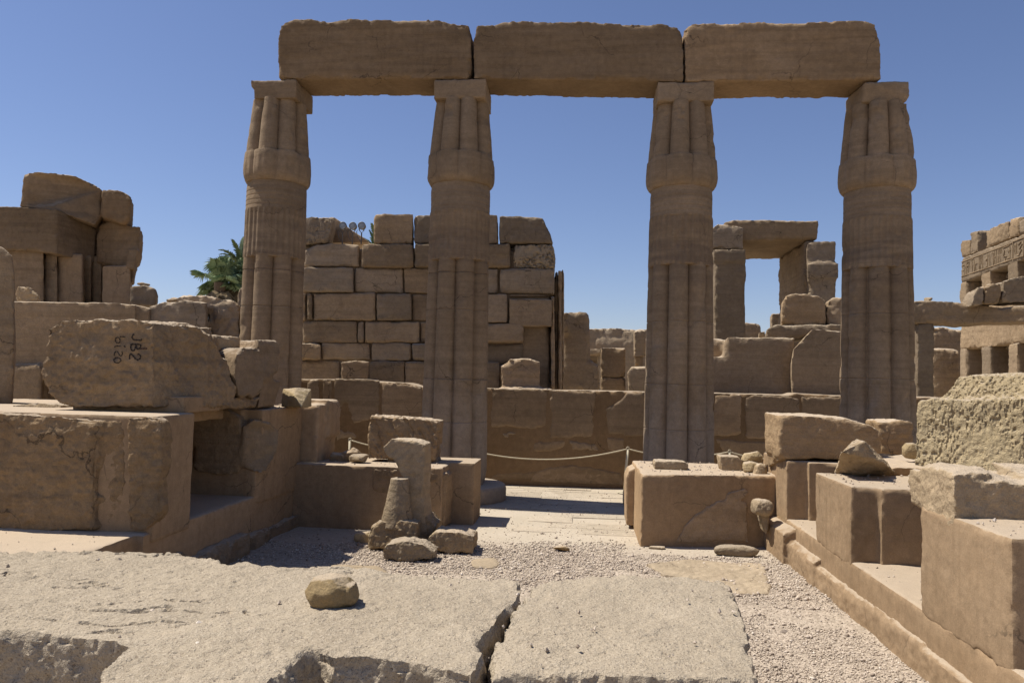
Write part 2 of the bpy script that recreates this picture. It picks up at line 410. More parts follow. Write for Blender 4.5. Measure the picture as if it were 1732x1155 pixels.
def S(name, pieces, label=None, cat=None, mat='stone', vox=.035, group=None, parent=None, kind=None, **k):
    if isinstance(pieces, tuple): pieces = [pieces]
    me = carve(pieces, vox, **k); me.name = name
    o = link(name, me, mat, parent)
    return tag(o, label, cat, group, kind)
def tube(pts, r, seg=8, r2=None):
    pts = [Vector(p) for p in pts]; V = []; F = []; n = len(pts)
    for i, p in enumerate(pts):
        t = (pts[min(i + 1, n - 1)] - pts[max(i - 1, 0)]).normalized()
        a = t.cross(Vector((0, 0, 1)) if abs(t.z) < .9 else Vector((1, 0, 0))).normalized(); b = t.cross(a)
        rr = r if r2 is None else r + (r2 - r) * i / (n - 1)
        for k in range(seg):
            q = 2 * math.pi * k / seg; V.append(tuple(p + a * rr * math.cos(q) + b * rr * math.sin(q)))
    for i in range(n - 1):
        for k in range(seg):
            F.append((i * seg + k, i * seg + (k + 1) % seg, (i + 1) * seg + (k + 1) % seg, (i + 1) * seg + k))
    F.append(tuple(range(seg))[::-1]); F.append(tuple(range((n - 1) * seg, n * seg)))
    return V, F
def lathe(prof, c, seg=24):                # prof: (r, z) list; closed with caps
    V = []; F = []
    for r, z in prof:
        for k in range(seg):
            q = 2 * math.pi * k / seg; V.append((c[0] + r * math.cos(q), c[1] + r * math.sin(q), c[2] + z))
    for i in range(len(prof) - 1):
        for k in range(seg):
            F.append((i * seg + k, i * seg + (k + 1) % seg, (i + 1) * seg + (k + 1) % seg, (i + 1) * seg + k))
    F.append(tuple(range(seg))[::-1]); F.append(tuple(range((len(prof) - 1) * seg, len(prof) * seg)))
    return V, F
def simple(name, pieces, mat, parent=None, smooth=False, **k):
    if isinstance(pieces, tuple): pieces = [pieces]
    V, F = join(pieces); return tag(link(name, mesh(name, V, F, smooth), mat, parent), **k)

# ================================================================== GROUND
def ground():
    xs = np.concatenate([[-1500, -300, -80, -30], np.linspace(-16, 16, 130), [30, 80, 300, 1500]])
    ys = np.concatenate([[-300, -40, -8], np.linspace(1, 20, 110), [26, 40, 90, 300, 1500]])
    X, Y = np.meshgrid(xs, ys); p = np.stack([X.ravel(), Y.ravel(), 0 * X.ravel()], 1)
    near = (np.abs(p[:, 0]) < 14) & (p[:, 1] < 19) & (p[:, 1] > 1)
    p[:, 2] = np.where(near, (fbm(p * .9, 3, 4) - .5) * .05 - .01, 0)
    nx = len(xs); F = [(j * nx + i, j * nx + i + 1, (j + 1) * nx + i + 1, (j + 1) * nx + i) for j in range(len(ys) - 1) for i in range(nx - 1)]
    me = mesh('ground', p, F, True); o = link('ground', me, 'ground'); o['kind'] = 'structure'
ground()
def paving():
    rg = random.Random(4); pcs = []
    y = 10.9
    while y < 15.5:
        dy = rg.uniform(.35, .6); x = -1.9 + rg.uniform(0, .5)
        while x < .9:
            dx = rg.uniform(.6, 1.3)
            if rg.random() < .8:
                j = lambda: rg.uniform(-.03, .03)
                pcs.append(tp([(x + j(), y + j()), (x + dx - .02 + j(), y + j()), (x + dx - .02 + j(), y + dy - .02 + j()), (x + j(), y + dy - .02 + j())], -.06, -.004 + rg.uniform(-.008, .009)))
            x += dx
        y += dy
    simple('path', pcs, 'path', kind='structure')
M['flush'] = sandstone('flush_stone', (.42, .345, .265), (.46, .38, .29), strata=.2, bump=.5, stain=.3, ka=.85, dust_toplight=0, vary=.05)
M['path'] = sandstone('paving', (.405, .365, .32), (.435, .39, .345), strata=.15, bump=.3, stain=.15, vary=.07, ka=1, dust_toplight=0)
paving()

# loose gravel
def gravel():
    rg = np.random.RandomState(5); n = 135000
    x = rg.uniform(-4.0, 2.7, n); y = 5.2 + 6.4 * rg.uniform(0, 1, n) ** 1.25
    q = np.stack([x, y, 0 * x], 1)
    keep = rg.uniform(0, 1, n) < np.clip(1.5 - sstep(.47, .6, fbm(q * np.array([.8, 1.6, 1]), 40, 4)) * 1.35 - sstep(9.3, 10.8, y + 2 * (fbm(q, 2, 2) - .5)) * 1.6, .04, 1)
    x = x[keep]; y = y[keep]; n = len(x)
    s = (.004 + .0085 * rg.uniform(0, 1, n) ** 2.4 + .014 * (rg.uniform(0, 1, n) < .012)) * (1 + .25 * (y > 8))
    base = np.array([(1, 0, 0), (-1, 0, 0), (0, 1, 0), (0, -1, 0), (0, 0, 1), (0, 0, -1)], float)
    sc3 = rg.uniform(.6, 1.3, (n, 1, 3)) * s[:, None, None]; sc3[:, :, 2] *= .7
    th = rg.uniform(0, 6.28, n)
    v = (base[None] + rg.uniform(-.35, .35, (n, 6, 3))) * sc3
    c_, s_ = np.cos(th)[:, None], np.sin(th)[:, None]
    vx = v[:, :, 0] * c_ - v[:, :, 1] * s_; vy = v[:, :, 0] * s_ + v[:, :, 1] * c_
    z0 = (fbm(np.stack([x, y, 0 * x], 1) * .9, 3, 4) - .5) * .05 - .01
    v = np.stack([vx + x[:, None], vy + y[:, None], v[:, :, 2] + (z0 + s * .35)[:, None]], 2).reshape(-1, 3)
    fb = np.array([(0, 2, 4), (2, 1, 4), (1, 3, 4), (3, 0, 4), (2, 0, 5), (1, 2, 5), (3, 1, 5), (0, 3, 5)])
    F = (fb[None] + (np.arange(n) * 6)[:, None, None]).reshape(-1, 3)
    me = bpy.data.meshes.new('gravel'); me.vertices.add(len(v)); me.vertices.foreach_set('co', v.ravel())
    me.loops.add(F.size); me.loops.foreach_set('vertex_index', F.ravel().astype(np.int32))
    me.polygons.add(len(F)); me.polygons.foreach_set('loop_start', np.arange(0, F.size, 3, dtype=np.int32))
    me.update(calc_edges=True); me.validate()
    tag(link('gravel', me, 'pebble'), 'pale loose gravel covering the sunken court floor', 'gravel', kind='stuff')
gravel()
def grit():
    rg = np.random.RandomState(9); bm = bmesh.new(); V = []; F = []
    regs = [(-4.0, -2.0, 10.7, 12.0, .875, 140), (.85, 2.6, 10.4, 12.0, .932, 330), (2.65, 3.6, 7.75, 8.8, 1.172, 90), (2.65, 4, 6.25, 7.6, .452, 60), (2.65, 3.4, 8.9, 10.0, .452, 40),
            (-1.7, .7, 10.4, 15.5, .0, 420), (-6, -4.2, 5.4, 6.9, .588, 60), (-4.2, 1.2, 3.7, 5.3, .765, 170), (-4.6, -4.05, 9.5, 10.7, 1.672, 60), (2.65, 3.2, 5.0, 5.6, 1.222, 25)]
    base = np.array([(1, 0, 0), (-1, 0, 0), (0, 1, 0), (0, -1, 0), (0, 0, 1), (0, 0, -1)], float)
    fb = [(0, 2, 4), (2, 1, 4), (1, 3, 4), (3, 0, 4), (2, 0, 5), (1, 2, 5), (3, 1, 5), (0, 3, 5)]
    for x0, x1, y0, y1, z, n in regs:
        for i in range(n):
            s_ = .004 + .012 * rg.rand() ** 3; c_ = np.array([rg.uniform(x0, x1), rg.uniform(y0, y1), z + s_ * .4]); o = len(V)
            v = (base + rg.uniform(-.35, .35, (6, 3))) * s_ * rg.uniform(.6, 1.4, 3); V += [tuple(q) for q in v + c_]; F += [tuple(a + o for a in q) for q in fb]
    tag(link('grit', mesh('grit', V, F), 'pebble'), 'scattered crumbs of stone on the wall tops, slabs and passage', 'grit', kind='stuff')
grit()

# flat stones flush in the gravel
S('paving_stone', tp([tuple(G(a, b)[:2]) for a, b in ((1092, 953), (1150, 946), (1225, 949), (1290, 952), (1300, 962), (1305, 1003), (1245, 1004), (1190, 980), (1120, 972))], -.1, .006),
  'large flat worn stone lying flush in the gravel by the right granite slab', 'paving stone', 'flush', .022, rough=.03, chip=.8)
S('paving_stone', tp([tuple(G(a, b)[:2]) for a, b in ((560, 958), (640, 958), (660, 970), (640, 985), (540, 985))], -.08, .02),
  'flat sandy stone showing in the gravel behind the left granite slab', 'paving stone', 'flush', .025, rough=.01)
S('paving_stone', tp([tuple(G(a, b)[:2]) for a, b in ((795, 946), (835, 942), (850, 952), (835, 962), (800, 960))], -.08, .015),
  'small flat sandy stone half buried in the middle of the gravel', 'paving stone', 'flush', .025, rough=.01)
c = G(1244, 938)
S('stone', hull(rockpts(c + Vector((0, 0, .05)), (.62, .2, .15), 3, 60)), 'long low rounded stone on the gravel before the right plinth', 'stone', 'rock', .015, rough=.01)
c = G(948, 930)
S('stone', rock(c + Vector((0, 0, .02)), (.24, .13, .075), 5), 'small brown stone alone in the middle of the gravel', 'stone', 'yellow', .01, rough=.006)
c = G(1110, 927)
S('stone', rock(c + Vector((0, 0, .01)), (.24, .12, .05), 8), 'thin grey stone flake at the foot of the right plinth', 'stone', 'rock', .01, rough=.005)

# ================================================================== FOREGROUND GRANITE SLABS
ZS = .75
def slabfield(co, nr, seed):
    up = sstep(.2, .8, nr[:, 2])
    d = (fbm(co * 1.1, 71, 4) - .5) * .07 + (fbm(co * 7, 72, 4) - .5) * .012
    r = co * np.array([2.2, 7.0, 2]); rid = 1 - np.abs(fbm(r + 3 * fbm(co * 1.5, 77, 2)[:, None], 73, 4) - .5) * 2
    left = sstep(-.9, -2.0, co[:, 0])
    d = d - (.003 + .03 * left) * sstep(.93, .99, rid) * sstep(.48, .62, fbm(co * np.array([1.2, 2.5, 1]), 79, 3))
    d = d - .007 * sstep(.6, .7, fbm(co * 34, 80, 2)) * sstep(.4, .6, fbm(co * 1.7, 85, 2)) + .004 * (fbm(co * 45, 81, 2) - .5)
    side = 1 - up
    co = co.copy(); co[:, 2] += up * d + up * .02
    co += nr * (side * ((fbm(co * 5, 75, 4) - .5) * .08 + (fbm(co * 18, 76, 3) - .5) * .04))[:, None]
    return co
def gz(l, z=ZS): return [tuple(G(a, b, z)[:2]) for a, b in l]
LS = [(-160, 935), (60, 934), (140, 928), (245, 932), (300, 938), (372, 949), (392, 958), (480, 960), (600, 968), (700, 975), (800, 980), (862, 984), (884, 992),
      (880, 1008), (868, 1028), (850, 1040), (838, 1062), (815, 1085), (818, 1110), (800, 1150), (700, 1128), (620, 1118), (560, 1122), (530, 1100), (505, 1128), (430, 1175), (150, 1185), (165, 1140), (215, 1098), (150, 1085), (60, 1075), (0, 1072), (-160, 1080)]
slabL = S('granite_slab', tp(gz(LS), -.05, ZS), 'long weathered granite slab filling the left foreground', 'stone slab', 'granite', .02,
          chip=.9, rough=.02, cf=3.5, field=slabfield, it=14)
RS = [(896, 1000), (940, 988), (1040, 982), (1140, 980), (1225, 984), (1240, 1000), (1262, 1060), (1275, 1110), (1280, 1160), (1240, 1160), (1150, 1155), (1000, 1150), (880, 1148), (840, 1158), (818, 1165), (830, 1118), (836, 1090), (858, 1062), (866, 1040), (884, 1020)]
slabR = S('granite_slab', tp(gz(RS, ZS - .02), -.05, ZS - .02), 'squarish granite slab right of the crack in the foreground', 'stone slab', 'granite', .02,
          chip=.9, rough=.02, cf=3.5, field=slabfield, it=14)
c = G(556, 1026, ZS + .02)
S('boulder', [hull(rockpts(c + Vector((0, .02, .085)), (.3, .25, .2), 21, 90)), rock(c + Vector((.12, .0, .08)), (.12, .14, .14), 4)],
  'small rounded yellowish boulder resting on the left granite slab', 'boulder', 'yellow', .01, rough=.012, it=6)

# ================================================================== LEFT WALL (runs away from the camera at x = -4)
XL = -4.0
lw = empty('masonry_wall', (-4.6, 8.5, 0), 'low plastered masonry wall with a square window recess, left of the court', 'wall')
S('foundation', [box(-9, -4.12, 4.2, 7.3, -.1, .585), box(-9, -4.03, 6.9, 11.0, -.1, .60)], parent=lw, mat='plaster', vox=.035, chip=.35, rough=.008)
S('pier', [box(-5.2, XL, 7.0, 7.72, .5, 1.70), box(-9, -5.0, 7.06, 8.6, .5, 1.70)], parent=lw, mat='plaster', vox=.03, chip=.12, rough=.004)
S('stone_facing', [fp([(-60, 897), (160, 899), (160, 800), (166, 712), (120, 706), (60, 700), (0, 698), (-60, 700)], 6.93, .2),
                   fp([(172, 899), (206, 899), (212, 800), (208, 708), (172, 708)], 6.99, .2),
                   fp([(215, 899), (246, 897), (262, 880), (272, 860), (268, 820), (275, 790), (275, 712), (255, 704), (215, 706)], 6.95, .2)],
  parent=lw, mat='stone', vox=.02, chip=.9, rough=.04, strata=.014)
S('rear_wall_and_shade_boxes', [box(-5.4, -5.0, 8.5, 9.45, .5, 1.68), box(-5.4, -4.45, 8.3, 9.5, 1.55, 1.68), box(-9, XL - .02, 9.33, 10.8, .5, .98), box(-9, -4.25, 9.4, 10.8, .5, 1.68), box(-4.6, XL, 9.45, 10.82, .5, 1.67)], parent=lw, mat='plaster', vox=.035, chip=.3, rough=.006)  # first two boxes: unseen side wall and cover, added to darken the recess
S('stone_facing', [fp([(325, 795), (370, 802), (404, 800), (406, 745), (404, 705), (380, 692), (325, 688)], 9.28, .15),
                   fpv([(409, 790, 9.25), (440, 800, 9.3), (450, 797, 9.4), (470, 760, 9.6), (472, 730, 9.7), (455, 715, 9.5), (430, 710, 9.3), (412, 722, 9.25)], (-.2, .25, 0))],
  parent=lw, mat='stone', vox=.025, chip=.6, rough=.02)
S('rubble_footing', [box(-4.1, -3.9, 7.6, 9.0, -.1, .22), box(-4.1, -3.93, 9.1, 10.7, -.1, .16), box(-4.15, -3.93, 6.5, 7.6, -.1, .3)], parent=lw, mat='stone', vox=.03, chip=.9, rough=.05)

# leftover stones on that wall
S('mortar_bed', [box(-5.32, -4.1, 7.66, 8.5, 1.69, 1.86)], 'thin grey mortar bed under the painted block', 'mortar bed', 'plaster', .03, chip=.1, rough=.003)
jb = S('stone_block', [
    fpv([(78, 655, 7.5), (100, 682, 7.5), (160, 688, 7.5), (262, 690, 7.5), (262, 543, 7.5), (170, 540, 7.5), (98, 540, 7.5), (80, 556, 7.5), (76, 600, 7.5), (66, 632, 7.5)], (.15, .95, 0)),
    fpv([(255, 690, 7.47), (330, 689, 7.9), (352, 686, 8.15), (354, 566, 8.15), (330, 553, 7.95), (255, 543, 7.47)], (-.35, .95, 0)),
    fpv([(345, 689, 8.1), (392, 686, 8.6), (402, 660, 8.75), (392, 640, 8.65), (388, 612, 8.6), (374, 590, 8.4), (362, 580, 8.25), (345, 562, 8.1)], (-.6, .6, 0)),
    fpv([(370, 690, 8.45), (436, 689, 9.2), (440, 672, 9.3), (370, 672, 8.45)], (-.6, .5, 0))],
    'long broken block with black painted marking, resting on the left wall', 'stone block', 'stone', .02, chip=.9, rough=.05, cf=3, it=12, strata=.02)
S('stone_block', [fpv([(404, 668, 8.72), (412, 674, 8.8), (420, 668, 8.9), (430, 677, 9.0), (444, 664, 9.2), (447, 625, 9.25), (440, 590, 9.2), (412, 588, 8.85), (400, 600, 8.7), (396, 635, 8.65)], (-.5, .4, 0)),
                  fpv([(372, 612, 9.0), (440, 630, 9.5), (440, 588, 9.5), (380, 588, 9.1)], (-.4, .4, 0)),
                  fpv([(438, 650, 9.3), (470, 632, 9.85), (475, 600, 9.95), (474, 580, 9.95), (466, 575, 9.9), (436, 574, 9.4)], (-.5, .5, 0)),
                  fpv([(436, 690, 9.4), (464, 690, 9.9), (478, 645, 10.0), (445, 632, 9.45)], (-.5, .5, 0))],
  'cracked pale block propped at the far end of the painted block', 'stone block', 'facing', .022, chip=.8, rough=.02, cf=3)
S('stone', [fpv([(350, 600, 9.3), (394, 600, 9.7), (393, 576, 9.7), (376, 568, 9.6), (350, 568, 9.3)], (-.2, .5, 0)), box(-4.95, -4.45, 9.1, 9.7, 2.2, 2.6)],
  'flat lumpy stone wedged behind the painted block', 'stone', 'rock', .025, chip=.8, rough=.03)
S('stone_block', [fr(20, 684, 106, 704, 8.0, .6)], 'thin broken slab beside the mortar bed on the left wall', 'stone block', 'rock', .03, chip=.9, rough=.04)
S('stone', [hull([P(475, 688, 10.3), P(520, 690, 10.3), P(527, 657, 10.5), P(478, 657, 10.4), P(500, 655, 10.3), P(498, 668, 10.1), P(510, 689, 10.0), P(490, 690, 10.7), P(528, 688, 10.7)])],
  'pale angular broken stone on the far end of the left wall', 'stone', 'pale', .018, chip=.3, rough=.012, it=4)
S('pillar_stump', [fp([(-60, 720), (20, 720), (24, 600), (25, 470), (20, 432), (5, 418), (-60, 412)], 8.8, (-.55, .7, 0))],
  'tall rounded pillar stump cut by the left edge of the picture', 'pillar', 'stone', .03, chip=.9, rough=.02, cf=2)
# block standing at the far end of the wall, on the left plinth
S('stone_block', [box(-4.4, -3.78, 10.86, 11.7, .8, 1.70), box(-4.3, -3.72, 11.2, 11.75, 1.2, 1.76)], 'upright plastered block at the corner of left wall and left plinth', 'stone block', 'plaster', .03, chip=.7, rough=.012)

# ================================================================== LEFT PLINTH
pl = empty('plinth', (-3, 11.3, 0), 'low plastered plinth behind the statue fragment, left of the passage', 'plinth')
S('body', [box(-4.1, -1.90, 10.65, 12.05, -.1, .872)], parent=pl, mat='plaster', vox=.026, chip=.45, rough=.006)
S('stone_facing', [fp([(703, 822), (725, 824), (742, 815), (745, 800), (700, 797)], 10.635, .1), fp([(628, 830), (650, 838), (668, 830), (672, 795), (632, 793)], 10.635, .1),
                   fpv([(752, 893, 10.7), (776, 872, 11.9), (776, 790, 11.9), (756, 800, 10.7)], (-.12, 0, 0))], parent=pl, mat='facing', vox=.02, chip=.9, rough=.015)
S('plinth', [box(-2.6, -1.53, 11.22, 12.0, -.1, .89)], 'narrow plastered end pier beside the left plinth', 'plinth', 'plaster', .028, chip=.2, rough=.005)
S('stone_block', [fpv([(622, 776, 11.2), (735, 781, 11.2), (743, 712, 11.2), (700, 707, 11.2), (625, 702, 11.2), (620, 740, 11.2)], (0, .42, 0))],
  'long chiselled block lying on the left plinth behind the statue fragment', 'stone block', 'stone', .018, chip=.6, rough=.02,
  field=lambda co, nr, s: co + nr * (-.022 * sstep(.52, .68, fbm(np.stack([co[:, 0] * 16 + co[:, 2] * 8, co[:, 1] * 9, co[:, 2] * 5], 1), 5, 2)))[:, None])
S('shim', [fr(732, 775, 741, 786, 11.25, .3)], 'dark shim under the right end of the chiselled block', 'shim', 'stone', .02, chip=.4)
S('shim', [fr(655, 774, 668, 786, 11.25, .3)], 'dark shim under the left half of the chiselled block', 'shim', 'stone', .02, chip=.4)
S('stone', [rock(P(573, 775, 11.2), (.36, .3, .2), 31), rock(P(594, 770, 11.2), (.34, .3, .24), 33)], 'dark broken lump at the left end of the left plinth', 'stone', 'stone', .015, rough=.02, it=5)
S('stone', [rock(P(608, 775, 11.0), (.32, .3, .14), 35)], 'low pale broken stone left of the chiselled block', 'stone', 'rock', .015, rough=.02, it=5)

# ================================================================== STATUE FRAGMENT
b0 = G(672, 932)
st = empty('statue_fragment', b0, 'broken legs of a stone statue on a rough base, standing in the gravel', 'statue')
Yb = b0.y
S('base', [fp([(622, 930), (700, 928), (706, 885), (690, 881), (640, 881), (622, 895)], Yb, .55), fp([(690, 930), (728, 912), (738, 890), (722, 872), (690, 868)], Yb + .25, .5)],
  parent=st, mat='rock', vox=.016, chip=1, rough=.045)
def cone(pxs, Y, D):       # pxs: (centre px, py, half width px) rings, axis straight
    rings = []
    for cx, py, hw in pxs:
        a = P(cx - hw, py, Y); b = P(cx + hw, py, Y); rings.append(((a + b) / 2, (b - a).length / 2))
    V = []; F = []; seg = 28
    for cc, r in rings:
        for k in range(seg):
            q = 2 * math.pi * k / seg; V.append((cc.x + r * math.cos(q), cc.y + D * r * math.sin(q), cc.z))
    for i in range(len(rings) - 1):
        for k in range(seg): F.append((i * seg + k, i * seg + (k + 1) % seg, (i + 1) * seg + (k + 1) % seg, (i + 1) * seg + k))
    F.append(tuple(range(seg))[::-1]); F.append(tuple(range((len(rings) - 1) * seg, len(rings) * seg)))
    return V, F
S('front_leg', [cone([(672, 890, 28), (672, 878, 26), (674, 850, 22), (675, 830, 18.5), (676, 808, 15.5)], Yb + .2, 1.0)], parent=st, mat='rock', vox=.013, chip=.5, rough=.01, it=4)
S('rear_leg', [fp([(682, 900), (722, 900), (716, 840), (718, 800), (719, 752), (705, 746), (664, 742), (647, 757), (655, 772), (668, 780), (676, 800), (688, 815), (690, 860)], Yb + .25, .42),
               cone([(704, 900, 18), (703, 850, 16), (703, 790, 16), (703, 756, 16)], Yb + .42, 1.2)], parent=st, mat='rock', vox=.015, chip=.8, rough=.02, it=6)
S('stone', [fp([(648, 948), (700, 950), (735, 944), (736, 932), (715, 920), (690, 915), (655, 920), (645, 932)], G(690, 948).y, .3)],
  'low lumpy broken stone in front of the statue fragment', 'stone', 'rock', .015, chip=1, rough=.04)
S('stone', [fp([(728, 930), (760, 938), (800, 934), (800, 908), (778, 900), (735, 898), (724, 910)], G(760, 936).y, .42)],
  'flat topped broken stone right of the statue fragment', 'stone', 'rock', .018, chip=.9, rough=.03)
S('stone', [rock(G(617, 915) + Vector((0, 0, .05)), (.3, .2, .16), 44)], 'small pale stone at the left foot of the statue fragment', 'stone', 'pale', .014, rough=.02)

# ================================================================== RIGHT PLINTH
pr = empty('plinth', (1.6, 11.1, 0), 'plastered plinth with exposed stone patch, right of the passage', 'plinth')
S('body', [tp([(.80, 10.22), (2.7, 10.62), (2.7, 12.0), (.80, 12.0)], -.1, .93)], parent=pr, mat='plaster', vox=.024, chip=.5, rough=.008)
def prY(px): return 10.22 + (P(px, 850, 10.3).x - .8) * .21 - .018
S('stone_facing', [fpv([(a, b, prY(a)) for a, b in ((1142, 918), (1158, 890), (1178, 868), (1200, 853), (1219, 842), (1219, 918))], (0, .1, 0)),
                   fpv([(a, b, prY(a)) for a, b in ((1222, 918), (1222, 846), (1232, 833), (1262, 826), (1268, 836), (1252, 846), (1264, 852), (1266, 918))], (0, .1, 0))],
  parent=pr, mat='facing', vox=.02, chip=.8, rough=.014)
S('plinth', [fp([(1059, 888), (1092, 889), (1092, 789), (1076, 790), (1064, 796), (1059, 808)], 11.42, .6)], 'narrow round topped pier left of the right plinth', 'plinth', 'plaster', .025, chip=.3, rough=.006)
S('stone', [fp([(1107, 792), (1164, 795), (1165, 786), (1160, 781), (1108, 779), (1106, 785)], 10.9, .3)], 'flat oblong stone on the left of the right plinth', 'stone', 'rock', .014, chip=.5, rough=.015)
S('stone', [fp([(1222, 796), (1256, 797), (1258, 780), (1250, 772), (1218, 771), (1219, 782)], 11.0, .3)], 'squarish stone block on the right plinth', 'stone', 'rock', .014, chip=.5, rough=.015)
S('stone', [rock(P(1270, 790, 10.9), (.26, .3, .2), 51), rock(P(1272, 774, 11.1), (.3, .25, .2), 54)], 'jagged pale stones heaped at the right end of the right plinth', 'stone', 'pale', .013, rough=.02, it=4)
S('stone', [rock(P(1285, 800, 10.8), (.24, .3, .32), 57)], 'cracked grey stone leaning against the right wall', 'stone', 'rock', .013, rough=.02, it=4)

# ================================================================== RIGHT WALL (runs away from the camera at x = 2.6)
XR = 2.6
rw = empty('masonry_wall', (3.2, 8, 0), 'stepped plastered wall with square piers along the right of the court', 'wall')
S('base_wall', [box(XR, 7, 3.2, 11.3, -.1, .45)], parent=rw, mat='plaster', vox=.03, chip=.35, rough=.008)
for (y0, y1, zt) in ((4.95, 6.2, 1.22), (7.72, 8.86, 1.17), (10.05, 11.3, 1.175)):
    S('pier', [box(XR, XR + .5, y0, y1, .4, zt), box(XR + .26, 7, y0 - .06, y1, .4, zt - .003)], parent=rw, mat='plaster', vox=.022, chip=.5, rough=.008)
def kerb(x, y0, y1, h, t=.5): return hull([(x, y0, -.1), (x, y1, -.1), (x + .01, y0, h * t), (x + .01, y1, h * t), (2.585, y0, h), (2.585, y1, h), (2.8, y0, h), (2.8, y1, h), (2.8, y0, -.1), (2.8, y1, -.1)])
S('rubble_kerb', [kerb(2.50, 8.62, 9.66, .27, .8), kerb(2.44, 9.62, 10.7, .40, .85), kerb(2.535, 7.3, 8.64, .20, .85), kerb(2.545, 6.1, 7.32, .22, .9), kerb(2.54, 3.4, 6.12, .20, .9)], parent=rw, mat='plaster', vox=.022, chip=.8, rough=.022)
S('stone', [hull(rockpts(P(1289, 858, 10.2), (.28, .35, .22), 61, 50)), fp([(1285, 865), (1302, 865), (1300, 900), (1296, 905)], 10.2, .3)], 'mushroom shaped lump jutting from the corner of the right wall', 'stone', 'rock', .014, chip=.6, rough=.02)
# blocks on the right wall
S('stone_block', [fpv([(1318, 774, 10.08), (1440, 778, 10.08), (1488, 779, 10.08), (1492, 735, 10.08), (1480, 722, 10.08), (1440, 708, 10.08), (1380, 703, 10.08), (1318, 702, 10.08)], (0, .75, 0)),
                  fpv([(1298, 790, 10.9), (1320, 776, 10.1), (1320, 702, 10.1), (1303, 704, 10.9), (1295, 730, 10.9)], (.35, 0, 0))],
  'big worn block with a lit left end on the farthest right pier', 'stone block', 'stone', .022, chip=.8, rough=.02)
S('stone_block', [fp([(1492, 768), (1544, 770), (1546, 715), (1525, 710), (1484, 712)], 10.9, .5)], 'small dark block next to the big worn block', 'stone block', 'stone', .025, chip=.7, rough=.03)
S('stone_block', [tp([tuple(G(a, b, 1.2)[:2]) for a, b in ((1500, 798), (1600, 800), (1640, 780), (1560, 770), (1490, 778))], 1.16, 1.25)], 'low flat slab in front of the pitted block', 'stone block', 'plaster', .025, chip=.6, rough=.02)
S('stone', [hull([G(1412, 800, 1.16), P(1420, 765, 8.2), P(1447, 741, 8.3), P(1462, 745, 8.2), P(1495, 782, 8.2), G(1520, 802, 1.16), G(1450, 806, 1.16), G(1425, 785, 1.16), G(1500, 787, 1.16), P(1450, 745, 8.45)]),
            rock(G(1500, 798, 1.17), (.6, .5, .1), 66)],
  'pointed heap of broken stone on the middle right pier', 'stone', 'rock', .018, chip=.5, rough=.035, it=5)
# the giant pitted block, its long face turned to the left
g0 = P(1545, 785, 8.35); g1 = Vector((g0.x + 1.75, g0.y - 1.75, g0.z)); nrm = Vector((.70, .70, 0))
def gp(a, z, d=0): return g0 + (g1 - g0) * a + nrm * d + Vector((0, 0, z))
S('stone_block', [hull([gp(0, -.02), gp(1, -.12), gp(1, .80, .12), gp(0, .66, .10), gp(0, -.05, 1.1), gp(1, -.05, 1.1), gp(.04, .70, 1.2), gp(1, .9, 1.2)]),
                  hull([gp(.05, .6, .22), gp(1, .7, .2), gp(.12, .92, .4), gp(1, 1.04, .35), gp(.08, .9, 1.0), gp(1, 1.05, 1.1), gp(.05, .6, 1.1), gp(1, .6, 1.1)])],
  'huge pale block covered with pits and chisel holes at the right edge', 'stone block', 'pale', .017, chip=.6, rough=.03, pit=.014, seed=90)
S('stone_block', [box(XR + .04, 7, 5.70, 6.5, 1.18, 1.47), fpv([(1560, 862, 6.2), (1610, 900, 5.67), (1615, 868, 5.66), (1612, 800, 5.66), (1562, 785, 6.3)], (.3, .1, 0)),
                  hull([Vector((2.78, 5.71, 1.42)), Vector((2.95, 5.70, 1.49)), Vector((3.1, 5.69, 1.43)), Vector((2.75, 6.3, 1.55)), Vector((3.1, 6.4, 1.52))]),
                  hull([Vector((3.12, 5.66, 1.3)), Vector((3.2, 5.68, 1.50)), Vector((3.5, 5.66, 1.54)), Vector((7, 5.7, 1.5)), Vector((3.2, 6.4, 1.55)), Vector((7, 6.4, 1.56)), Vector((3.6, 5.64, 1.3))])],
  'brown broken stone set on top of the nearest right pier', 'stone block', 'rock', .018, chip=.6, rough=.032, cf=3, sharp=50)
S('stone', [rock(G(1548, 952, .45) + Vector((.05, 0, .06)), (.16, .2, .12), 71)], 'small yellow rock in the recess beside the nearest right pier', 'stone', 'yellow', .012, rough=.01)
S('stone', [rock(P(1160 + 380, 762, 9.6), (.2, .2, .24), 72)], 'small stone beside the left end of the pitted block', 'stone', 'pale', .014, rough=.015)
S('stone_block', [box(2.9, 7, 8.85, 10.0, 1.0, 1.17)], 'flat plaster shelf between the right piers', 'shelf', 'plaster', .04, chip=.3) if False else None

